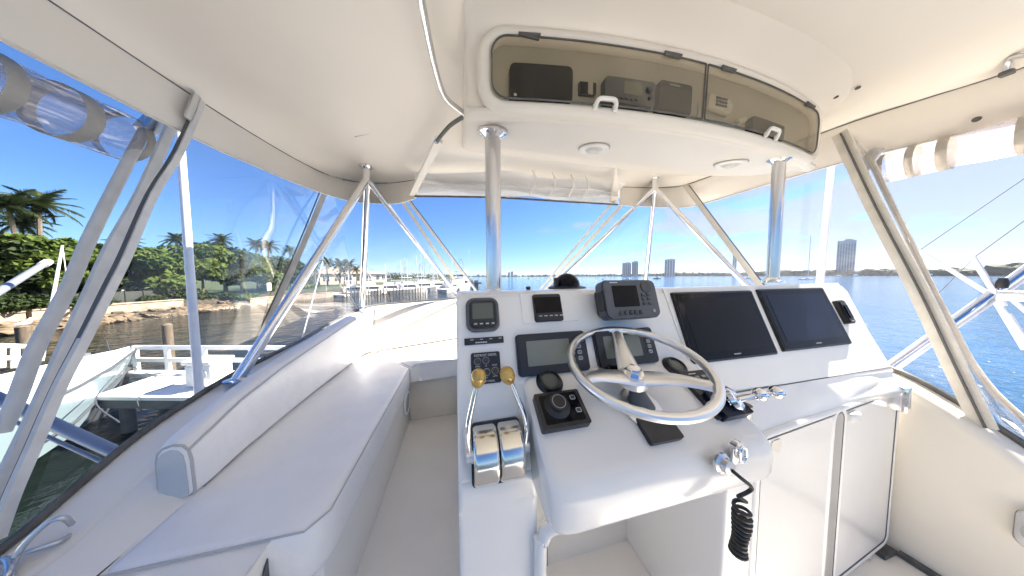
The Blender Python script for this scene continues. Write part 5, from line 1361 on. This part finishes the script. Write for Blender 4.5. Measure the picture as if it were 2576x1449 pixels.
# ---- dock beside the moored boat
dk = thing('dock', 'white topped dock with back railing beside the moored boat', 'dock', (-8.5, 9, WATER_Z))
fv = V((2.76, -.71, 0)).normalized(); bv = V((.71, 2.76, 0)).normalized()
o0 = V((-10.25, 8.77, -3.4))
def DK(a, b, z=0): return o0+fv*a+bv*b*1.0+V((0, 0, z))
mb = MB(); mb.prism([DK(-.2, 0), DK(5.5, 0), DK(5.5, 1.45), DK(-.6, 1.45)], (0, 0, -.10)); obj('deck', mb, M['dockwhite'], dk, smooth=False)
mb = MB(); mb.prism([DK(-.2, .06, -.10), DK(5.5, .06, -.10), DK(5.5, .16, -.10), DK(-.2, .16, -.10)], (0, 0, -.28)); obj('fascia', mb, M['dockdark'], dk, smooth=False)  # dark colour stands in for shade on the dock front
mb = MB(); mb.prism([DK(-2.2, 1.5, -.02), DK(5.6, 1.5, -.02), DK(5.6, 1.85, -.02), DK(-2.2, 1.85, -.02)], (0, 0, -.10)); obj('rear_deck', mb, M['dockwhite'], dk, smooth=False)
for a in (.4, 1.6, 2.9, 4.2):
    for b in (.25, 1.2):
        mb = MB(); mb.tube([DK(a, b, -1.6), DK(a, b, -.1)], .13, 10); obj('pile', mb, M['dockdark'], dk)
for a in (-1.85, -.65, .75, 2.5, 4.2):
    mb = MB(); mb.box(DK(a, 1.72, .42), (.10, .10, 1.0)); obj('rail_post', mb, M['dockwhite'], dk, smooth=False)
for z in (.88, .42):
    mb = MB(); mb.box(DK(1.9, 1.72, z), (7.6, .06, .15), Matrix((fv, bv, V((0, 0, 1)))).transposed()); obj('rail', mb, M['dockwhite'], dk, smooth=False)
# dock box
bx = V((-8.75, 9.35, -3.30)); Md = Matrix((fv, bv, V((0, 0, 1)))).transposed()
bx = PZ(530, 966, -3.39)
t = thing('dock_box', 'white dock box with rounded lid standing on the dock', 'box', bx)
mb = MB(); mb.box(bx+V((0, 0, .36)), (.84, .55, .66), Md, bev=.05, seg=3); obj('body', mb, M['white'], t)
mb = MB(); mb.box(bx+V((0, 0, .78)), (.94, .64, .13), Md, bev=.05, seg=3); obj('lid', mb, M['white'], t)
BF_ = Frame(bx+V((0, 0, .38))-bv*.303, fv, (0, 0, 1))
mb = MB(); mb.tube([BF_.P(.24+.09*math.cos(k*math.pi/8), .08+.10*math.sin(k*math.pi/8), .004) for k in range(16)], .012, 5, closed=True); obj('emblem', mb, M['key'], t)
mb = MB(); mb.tube([bx-bv*.36+fv*.60+V((0, 0, .12)), bx-bv*.45+fv*.75+V((0, 0, .16)), bx-bv*.30+fv*.85+V((0, 0, .2))], .05, 8); tag(obj('hose', mb, M['white']), 'coiled white hose lying at the right foot of the dock box', 'hose')
# pilings near the dock
for (x, yt, yb, X, lab) in [(420, 817, 925, -12.6, 'brown wooden piling behind the dock railing'), (58, 822, 905, -22, 'short brown piling at the left picture edge with a bird')]:
    p, q = PX(x, yt, X), PX(x, yb, X); t = thing('piling', lab, 'piling', (p.x, p.y, WATER_Z))
    mb = MB(); mb.tube([V((p.x, p.y, WATER_Z-.4)), p], .14 if X > -20 else .2, 10); obj('post', mb, M['wood'], t)
    mb = MB(); mb.lathe([(.15 if X > -20 else .21, -.02), (.10, .05), (0, .07)], p, (0, 0, 1), 10); obj('cap', mb, M['wood'], t)
p = PX(62, 822, -22); t = thing('seabird', 'small pale seabird sitting on the left piling', 'bird', p+V((0, 0, .06)))
mb = MB(); bp_ = smoothpath([p+V((0, -.28, .17)), p+V((0, -.15, .17)), p+V((0, 0, .20)), p+V((0, .12, .24)), p+V((0, .17, .36)), p+V((0, .22, .42)), p+V((0, .34, .40))], 3)
mb.tube(bp_, [lerp(.02, .11, min(1, k/6)) if k < 8 else lerp(.10, .012, (k-8)/10) if k > 8 else .11 for k in range(len(bp_))], 8); obj('body', mb, M['white'], t)
mb = MB(); mb.tube([p+V((0, .02, .05)), p+V((0, .02, .16))], .012, 5); obj('legs', mb, M['black'], t)
# second dock at the far left
d2 = thing('far_left_dock', 'white dock railing with dark gap at the left picture edge', 'dock', PX(30, 905, -18))
for z_, (xa, ya), (xb_, yb_) in [(0, (-40, 868), (76, 872)), (1, (-40, 900), (76, 902))]:
    p, q = PX(xa, ya, -17), PX(xb_, yb_, -17); mb = MB(); mb.tube([p, q], .09, 6); obj('rail', mb, M['dockwhite'], d2)
for x in (2, 38, 74):
    p, q = PX(x, 868, -17), PX(x, 925, -17); mb = MB(); mb.tube([p, q], .09, 6); obj('rail_post', mb, M['dockwhite'], d2)

# ---- neighbouring moored boat, bow towards us
nb = thing('moored_boat', 'moored boat with white deck and pale blue hull beside the dock', 'boat', (-11.7, 6, WATER_Z))
tip = PZ(332, 873, -2.55)
st_ = [(0, 0.02, .02, 0, -2.55, -3.15), (.5, .38, .10, 0, -2.57, -3.30), (1.2, .85, .34, .02, -2.60, -3.50), (2.2, 1.38, .75, .04, -2.66, -3.75), (3.6, 1.95, 1.35, .06, -2.74, -4.0), (5.2, 2.35, 1.85, .06, -2.82, -4.15), (7.5, 2.6, 2.2, .06, -2.90, -4.25), (11, 2.65, 2.3, .06, -2.95, -4.3), (15, 2.5, 2.2, .06, -2.95, -4.3)]
ax = V((.22, -.975, 0)); rt = V((.975, .22, 0))     
st_ = [(s, ws*(.98 if s < 1 else .80), max(wc_, .60*ws) if s < 3 else .74*ws, q_, zs, zc) for s, ws, wc_, q_, zs, zc in st_]
def NB(s, r, z): p = tip+ax*s+rt*r; return V((p.x, p.y, z))
rings = []
for s, ws, wc_, _, zs, zc in st_:
    rings.append([NB(s, -ws, zs), NB(s, ws, zs), NB(s+.02, lerp(ws, wc_, .55), lerp(zs, zc, .5)), NB(s+.05, wc_, zc), NB(s+.05, -wc_, zc), NB(s+.02, -lerp(ws, wc_, .55), lerp(zs, zc, .5))])
mb = MB(); mb.loft(rings); obj('hull', mb, M['hullblue'], nb)
rings = []
for s, ws, wc_, _, zs, zc in st_:
    rings.append([NB(s+.06, wc_-.02, zc+.01), NB(s+.5, .02, min(zc-.3, -4.5)-.3), NB(s+.06, -wc_+.02, zc+.01)])
mb = MB(); mb.loft(rings); obj('bottom', mb, M['bottom'], nb)
rings = []
for s, ws, wc_, _, zs, zc in st_:
    rings.append([NB(s+.08, -max(.01, ws-.10), zs+.015), NB(s+.08, 0, zs+.05+.03*ws), NB(s+.08, max(.01, ws-.10), zs+.015), NB(s+.08, max(.01, ws-.10), zs-.02), NB(s+.08, -max(.01, ws-.10), zs-.02)])
mb = MB(); mb.loft(rings); obj('deck', mb, M['dockwhite'], nb)
mb = MB(); mb.tube([NB(s, ws+.015, zs-.04) for s, ws, *_r, zs, zc in [(a, b, c, d, e, f) for a, b, c, d, e, f in st_]], .028, 8); mb.tube([NB(s, -ws-.015, zs-.04) for s, ws, wc_, _, zs, zc in st_], .028, 8); obj('rub_rail', mb, M['rope'], nb)
mb = MB(); mb.tube([NB(s+.01, ws, zs+.03) for s, ws, wc_, _, zs, zc in st_], .022, 6); obj('toe_rail', mb, M['dockwhite'], nb)
mb = MB(); mb.tube([NB(s+.03, lerp(ws, wc_, .78)+.05, lerp(zs, zc, .72)) for s, ws, wc_, _, zs, zc in st_[1:]], .03, 8); obj('hull_stripe', mb, M['rope'], nb)
mb = MB(); mb.box(NB(8.5, 0, -2.3), (3.2, 5.0, 1.2), Matrix.Rotation(R(12.7), 3, 'Z'), bev=.25, seg=3); obj('cabin', mb, M['dockwhite'], nb)
mb = MB(); mb.box(NB(5.95, 0, -2.15), (2.6, .06, .5), Matrix.Rotation(R(12.7), 3, 'Z')); obj('windscreen', mb, M['glassdark'], nb)
mb = MB(); mb.lathe([(.10, 0), (.10, .06), (.06, .10), (0, .11)], NB(1.4, 0, -2.5), (0, 0, 1), 14); mb.box(NB(1.4, 0, -2.38), (.30, .07, .06)); obj('cleat', mb, M['satin'], nb)
def rope(name, pts, r, label):
    mb = MB(); mb.tube(smoothpath(pts, 6), r, 6); return tag(obj(name, mb, M['rope']), label, 'rope')
rope('mooring_rope', [PZ(268, 858, -2.45), PZ(292, 900, -2.9), DK(.3, 1.0, .02)], .012, 'thin dark mooring rope from the bow of the moored boat')
rope('mooring_rope', [NB(3.0, 1.7, -2.75), PX(240, 1008, -8.2), PX(300, 1062, -6.6)], .013, 'thin dark mooring rope below the dock edge')
rope('mooring_rope', [DK(1.0, 1.3, .01), DK(1.15, .6, .02), DK(1.25, 0, 0), DK(1.5, -.1, -.4)], .012, 'thin dark rope lying across the dock boards')

# ---- marina: pilings, dock and boats
random.seed(21)
md = thing('marina_dock', 'low white floating dock among the marina pilings', 'dock', PW(920, 735, 60))
A, B = PZ(790, 741, -4.1), PZ(1010, 728, -4.1)
dd = (B-A).normalized(); sd = V((-dd.y, dd.x, 0))
mb = MB(); mb.prism([A, B, B+sd*2, A+sd*2], (0, 0, -.4)); obj('deck', mb, M['dockwhite'], md, smooth=False)
for k in range(5):
    p = lerp(A, B, (k+.5)/5); mb = MB(); mb.prism([p, p+dd*1.0, p+dd*1.0-sd*9, p-sd*9], (0, 0, -.35)); obj('finger', mb, M['dockwhite'], md, smooth=False)
words = ['leftmost', 'second', 'third', 'fourth', 'fifth', 'sixth', 'seventh', 'eighth', 'ninth', 'tenth']
xs = [862, 872, 884, 893, 902, 921, 928, 936, 944, 951, 958, 966, 974, 982, 990, 999, 1006, 1014, 1022, 1030, 1038, 1046, 1052, 1058, 1064, 1070]
for i, x in enumerate(xs):
    yb = interp([(860, 752), (960, 752), (1070, 742)], x)+random.uniform(-7, 3); p = PZ(x, yb, WATER_Z); h = random.uniform(1.5, 2.5)
    nth = ['first', 'second', 'third', 'fourth', 'fifth', 'sixth', 'seventh', 'eighth', 'ninth', 'tenth', 'eleventh', 'twelfth']
    if x < 910: lab = nth[i]+' slim marina piling from the left, left of the port front leg'
    elif x < 1010: lab = nth[i-5]+' slim marina piling counted rightward from the port front leg'
    else: lab = nth[xs[::-1].index(x)]+' slim marina piling counted leftward from the outer dock end'
    t = thing('marina_piling', lab, 'piling', p, 'marina pilings left of the leg' if x < 910 else ('marina pilings right of the leg' if x < 1010 else 'outer marina pilings'))
    mb = MB(); mb.tube([p-V((0, 0, .4)), p+V((0, 0, h))], .12, 8); obj('post', mb, M['wood'], t); mb = MB(); mb.lathe([(.125, 0), (.09, .10), (0, .15)], p+V((0, 0, h)), (0, 0, 1), 8); obj('cap', mb, M['stucco'] if i % 5 == 0 else M['wood'], t)
def boat(c, L, rz, label, style='cruiser', mast=0, group=None, hullm='dockwhite', detail=True):
    t = thing('boat' if style != 'sail' else 'sailing_boat', label, 'boat', c, group); Rz = Matrix.Rotation(rz, 3, 'Z')
    def T(x, y, z): return V(c)+Rz @ V((x, y, z))
    B = L*.30; rings = []
    for u in [0, .15, .3, .45, .6, .75, .88, .96, 1.0]:
        w = B/2*(1 if u < .5 else max(.02, 1-((u-.5)/.5)**2.2)); zs = L*(.085+.06*u*u)
        rings.append([T(L*(u-.5), -w, zs), T(L*(u-.5), w, zs), T(L*(u-.5)*.94, w*.75, -.2), T(L*(u-.5)*.94, -w*.75, -.2)])
    mb = MB(); mb.loft(rings); obj('hull', mb, M[hullm], t, smooth=False)
    if style == 'sail':
        mb = MB(); mb.box(T(0, 0, L*.13), (L*.4, B*.5, L*.07), Rz, bev=.05); obj('cabin', mb, M['dockwhite'], t)
        mb = MB(); mb.tube([T(L*.08, 0, L*.1), T(L*.08, 0, L*.1+mast)], mast*.006, 6); obj('mast', mb, M['satin'], t)
        mb = MB(); mb.tube([T(L*.08, 0, L*.22), T(-L*.35, 0, L*.22)], L*.016, 6); obj('boom', mb, M['hullblue'], t)
        mb = MB(); mb.tube([T(L*.5, 0, L*.13), T(L*.08, 0, L*.1+mast)], .02, 4); mb.tube([T(-L*.5, 0, L*.09), T(L*.08, 0, L*.1+mast)], .02, 4); mb.tube([T(L*.08, -B*.4, L*.1+mast*.6), T(L*.08, B*.4, L*.1+mast*.6)], .04, 4); obj('rigging', mb, M['satin'], t)
        return t
    mb = MB(); mb.prism([T(-L*.22, -B*.36, L*.09), T(L*.26, -B*.36, L*.10), T(L*.14, -B*.33, L*.22), T(-L*.22, -B*.33, L*.22)], Rz @ V((0, B*.72, 0))); obj('cabin', mb, M['dockwhite'], t, smooth=False)
    mb = MB()
    for s in (-1, 1): mb.box(T(-L*.03, s*B*.352, L*.165), (L*.28, .08, L*.05), Rz)
    obj('window', mb, M['glassdark'], t, smooth=False)
    mb = MB(); mb.box(T(-L*.06, 0, L*.25), (L*.22, B*.6, L*.05), Rz, bev=.05); obj('flybridge', mb, M['dockwhite'], t)
    if detail:
        mb = MB(); mb.box(T(-L*.08, 0, L*.37), (L*.24, B*.6, L*.015), Rz); obj('hardtop', mb, M['dockwhite'], t, smooth=False)
        for sx in (-L*.17, L*.01):
            for sy in (-1, 1): mb = MB(); mb.tube([T(sx, sy*B*.25, L*.24), T(sx*.8, sy*B*.22, L*.37)], .05, 5); obj('support', mb, M['satin'], t)
    if mast:
        z = L*.37
        mb = MB()
        for sy in (-1, 1):
            for sx in (-.14, .0): mb.tube([T(L*sx, sy*B*.22, z), T(L*(-.07+.3*(sx+.07)), sy*B*.07, z+mast*.55)], .05, 5)
        for k in range(1, 5): mb.tube([T(L*-.07, -B*(.22-.15*k/5), z+mast*.55*k/5), T(L*-.07, B*(.22-.15*k/5), z+mast*.55*k/5)], .04, 4)
        mb.box(T(-L*.07, 0, z+mast*.56), (.9, .9, .08), Rz); obj('tuna_tower', mb, M['satin'], t)
        for sy in (-1, 1): mb = MB(); mb.tube([T(-L*.1, sy*B*.45, L*.12), T(-L*.12, sy*B*.62, z+mast)], .045, 5); obj('outrigger', mb, M['antenna'], t)
    return t
def at_water(x, y): return PZ(x, y, WATER_Z)
def boatpx(x, y, lenpx, label, rz, **k):
    p = at_water(x, y); w = p.dot(cF); return boat(p, lenpx*w/FPX, rz, label, **k)
for (x, y, L, rz, m_, lab) in [
 (1163, 729, 17, 72, 7.5, 'white sport fishing yacht with tall tuna tower beyond the marina'),
 (1140, 733, 12, 60, 0, 'white motor boat with dark window left of the tower yacht'),
 (938, 741, 11, 30, 3, 'white motor boat among the pilings by the port front leg'),
 (985, 738, 11, 15, 4, 'white motor boat in the middle of the marina'),
 (1030, 736, 12, 35, 5, 'white motor boat right of the marina middle'),
 (1068, 733, 13, 25, 6.5, 'white tower boat at the right end of the marina'),
 (1102, 730, 12, 10, 5.5, 'white boat nearest the zipped front strip'),
 (892, 742, 10, 25, 2.5, 'white motor boat left of the port front leg')]:
    boat(at_water(x, y), L, R(rz), lab, mast=m_)
for i, (x, y, L, m_, lab) in enumerate([(1075, 722, 16, 22, 'sailing boat mast in the marina left of the tower yacht'), (1062, 722, 16, 20, 'sailing boat beside the marina tower boat'), (1012, 722, 14, 15, 'sailing boat at the back of the marina')]):
    p = at_water(x, y); boat(p, L, R(30), lab, 'sail', mast=m_*.8)
# pier with dark pilings to the right of the tower yacht
t = thing('pier_end', 'dark pier end with posts right of the tower yacht', 'pier', at_water(1192, 725))
for k, x in enumerate((1180, 1188, 1196, 1201)):
    p = at_water(x, 727); mb = MB(); mb.tube([p-V((0, 0, .5)), p+V((0, 0, 3.2))], .35, 6); obj('pile', mb, M['dockdark'], t)
p = at_water(1190, 727); mb = MB(); mb.box(p+V((0, 0, 2.2)), (6, 3, .5)); obj('platform', mb, M['dockdark'], t)
# trees closing the marina shore in the distance
mb = MB(); rnd = random.Random(31)
for i in range(360):
    x = rnd.uniform(770, 1165); w = interp([(770, 95), (900, 130), (1000, 200), (1080, 300), (1165, 420)], x)*rnd.uniform(.95, 1.15)
    p = PW(x, 693, w); p.z = -2.8; H = rnd.uniform(2.2, 5.0)*(1.0+.5*(w > 180)); r = H*rnd.uniform(.5, .8)
    leaf_cloud(mb, V((p.x, p.y, p.z+H*.5)), r, r, H*.55, 42, .30+.0016*w, rnd)
o = obj('marina_trees', mb, M['leaf2'], kind='stuff', smooth=False); o['label'] = 'dark trees closing the shore behind the marina'
# boats on the open water
far_boats = [(1252, 699, 9, 'small white boat right of the left post'), (1330, 700, 10, 'small white boat left of the compass'), (1352, 701, 7, 'tiny white boat above the console edge'), (1388, 699, 12, 'white boat touching the slanting starboard leg'), (1450, 701, 14, 'dark hulled boat right of the compass'), (1500, 699, 12, 'white boat between compass and first tower block'), (1518, 702, 14, 'low white boat left of the first tower block'), (1580, 702, 22, 'white boat below the first tower block'), (1653, 700, 22, 'dark boat below the second tower block'), (1890, 700, 26, 'white boat left of the right post'), (2110, 695, 22, 'white boat below the tall tower block'), (2152, 694, 26, 'long white boat right of the tall tower block'), (2340, 694, 30, 'dark boat near the starboard strip'), (2290, 693, 24, 'dark boat behind the starboard strip')]
for i, (x, y, L, lab) in enumerate(far_boats):
    boatpx(x, y+1.5, L*.8, lab, R(-10+17*i), hullm='bottom' if 'dark' in lab else 'dockwhite', detail=False)
for (x, y, L, top, lab) in [(2030, 703, 38, 592, 'white sailing yacht with tall bare mast left of the aerial pole'), (1410, 699, 8, 672, 'small sailing boat behind the starboard leg frame'), (1512, 699, 8, 676, 'small sailing boat left of the first tower block'), (1885, 698, 10, 672, 'small sailing boat near the right post'), (1365, 698, 8, 676, 'small sailing boat left of the starboard leg frame')]:
    p = at_water(x, y); w = p.dot(cF); boat(p, L*w/FPX*.7, R(20 if x < 2000 else -20), lab, 'sail', mast=(y-top)*w/FPX*.95)

# ---- far shore: low land with trees, tower blocks
random.seed(5)
def dist_pt(x, w): p = PW(x, 693, w); return V((p.x, p.y, WATER_Z))
prof_ = [(1150, 4, 2600), (1250, 3, 2600), (1350, 4, 2200), (1450, 5, 1900), (1550, 6, 1700), (1640, 7, 1600), (1700, 9, 1500), (1800, 8, 1300), (1860, 9, 1200), (1960, 12, 1000), (2050, 12, 900), (2150, 12, 800), (2210, 15, 720), (2300, 13, 650), (2400, 16, 560), (2460, 14, 520), (2520, 25, 480), (2580, 26, 460), (2700, 22, 420)]
rows = []
for i in range(90):
    x = lerp(1140, 2760, i/89); w = interp([(a, c) for a, b, c in prof_], x); p = dist_pt(x, w); d = V((p.x, p.y, 0)).normalized()
    rows.append([p+V((0, 0, -.5)), p+d*3+V((0, 0, .9)), p+d*60+V((0, 0, 1.5)), p+d*400+V((0, 0, 1.0))])
mb = MB(); mb.sheet(rows); obj('far_shore', mb, M['soil'], kind='structure')
mb = MB(); rnd = random.Random(9)
for i in range(1500):
    x = 1145+1600*(rnd.random()); hp = interp([(a, b) for a, b, c in prof_], x); w = interp([(a, c) for a, b, c in prof_], x)
    p = dist_pt(x, w); d = V((p.x, p.y, 0)).normalized(); p = p+d*rnd.uniform(4, 30)
    H = hp*w/FPX*rnd.uniform(.45, 1.1)*(1.25 if rnd.random() < .1 else 1)
    r = H*rnd.uniform(.35, .8)
    M4 = Matrix.Translation(p+V((0, 0, H*.5))) @ Matrix.Rotation(rnd.uniform(0, 6), 4, 'Z') @ Matrix.Diagonal((r*rnd.uniform(.7, 1.3), r, H*.55, 1))
    res = bmesh.ops.create_icosphere(mb.bm, subdivisions=2 if x > 1850 else 1, radius=1.0, matrix=M4)
    for v in res['verts']: v.co += V((rnd.uniform(-1, 1), rnd.uniform(-1, 1), rnd.uniform(-1, 1)))*r*.16
o = obj('far_trees', mb, M['far'], kind='stuff', smooth=False); o['label'] = 'dark tree line along the far shore'
fwd2 = V((cF.x, cF.y, 0)).normalized(); rgt2 = V((fwd2.y, -fwd2.x, 0))
def block(x0, x1, yt, w, label, mt, floors, cols, shape=0, name='tower_block'):
    p0, p1 = PW(x0, 692, w), PW(x1, 692, w); c = (p0+p1)/2; W = (p1-p0).length; H = (690-yt)*w/FPX+4
    az = math.atan2(c.x, c.y); face = V((math.sin(az), math.cos(az), 0)); sidev = V((face.y, -face.x, 0)); W2 = W*math.cos(az-yaw)*1.0
    Rm = Matrix((sidev, face, V((0, 0, 1)))).transposed(); D = W2*.8
    b = V((c.x, c.y, WATER_Z+.5)); t = thing(name, label, 'building', b)
    mb = MB(); mb.box(b+V((0, 0, H/2)), (W2, D, H), Rm); obj('wall', mb, M[mt], t, smooth=False)
    for k in range(cols):
        u = (k+.5)/cols-.5
        mb = MB(); mb.box(b+sidev*u*W2-face*(D/2+.05)+V((0, 0, H*.48)), (W2/cols*.52, .5, H*.88), Rm); obj('window', mb, M['glassdark'], t, smooth=False)
    mb = MB()
    for k in range(floors):
        mb.box(b-face*(D/2+.4)+V((0, 0, H*(.06+.88*k/floors))), (W2*1.01, 1.2, H/floors*.34), Rm)
    o = obj('balcony_bands', mb, M[mt], t, smooth=False); o['kind'] = 'stuff'
    mb = MB(); mb.box(b+sidev*W2*.1+V((0, 0, H+H*.02)), (W2*.45, D*.5, H*.045), Rm); obj('roof_house', mb, M[mt], t, smooth=False)
    mb = MB(); mb.tube([b+V((0, 0, H)), b+V((0, 0, H*1.14))], W2*.008, 5); obj('roof_mast', mb, M['tower2'], t)
block(1565, 1587, 658, 1500, 'broad grey tower block, left of the joined pair', 'tower2', 16, 5); block(1589, 1605, 655, 1490, 'narrower grey tower block, right of the joined pair', 'tower2', 16, 4)
block(1671, 1697, 650, 1400, 'stepped grey tower block right of the starboard centre leg', 'tower', 18, 4); block(1841, 1852, 636, 1200, 'slim grey tower behind the slanting starboard leg', 'tower2', 16, 2)
block(2101, 2148, 606, 850, 'tall pale tower block right of the aerial pole', 'tower', 24, 7)
for i, (x0, x1, yt, lab) in enumerate([(1190, 1197, 688, 'low far block at the left end of the distant skyline'), (1200, 1206, 685, 'second far block of the distant skyline'), (1210, 1219, 687, 'wide far block left of the left post'), (1263, 1272, 687, 'low wide far block right of the left post'), (1278, 1283, 680, 'slim far tower, left of the skyline pair'), (1285, 1291, 678, 'slim far tower, right of the skyline pair'), (1293, 1300, 686, 'stepped far block right of the skyline pair'), (1369, 1378, 686, 'far flat block left of the starboard leg frame'), (1392, 1396, 685, 'narrow far block near the compass'), (1440, 1450, 687, 'low far block right of the compass')]):
    block(x0, x1, yt, 2500, lab, 'tower2' if i % 2 else 'tower', 8, 3)

# ---- sea air: closed box of thin haze round the whole scene
hz = bpy.data.materials.new('sea haze'); hz.use_nodes = True
hn, hl = hz.node_tree.nodes, hz.node_tree.links
hn.remove(hn['Principled BSDF'])
pv = hn.new('ShaderNodeVolumePrincipled'); pv.inputs['Color'].default_value = (0.86, 0.92, 1.0, 1); pv.inputs['Density'].default_value = 0.00006; pv.inputs['Anisotropy'].default_value = 0.2
hl.new(pv.outputs[0], hn['Material Output'].inputs['Volume'])
mb = MB(); mb.box((0, 0, 68), (14400, 14400, 148))
obj('haze', mb, hz, kind='stuff', smooth=False)
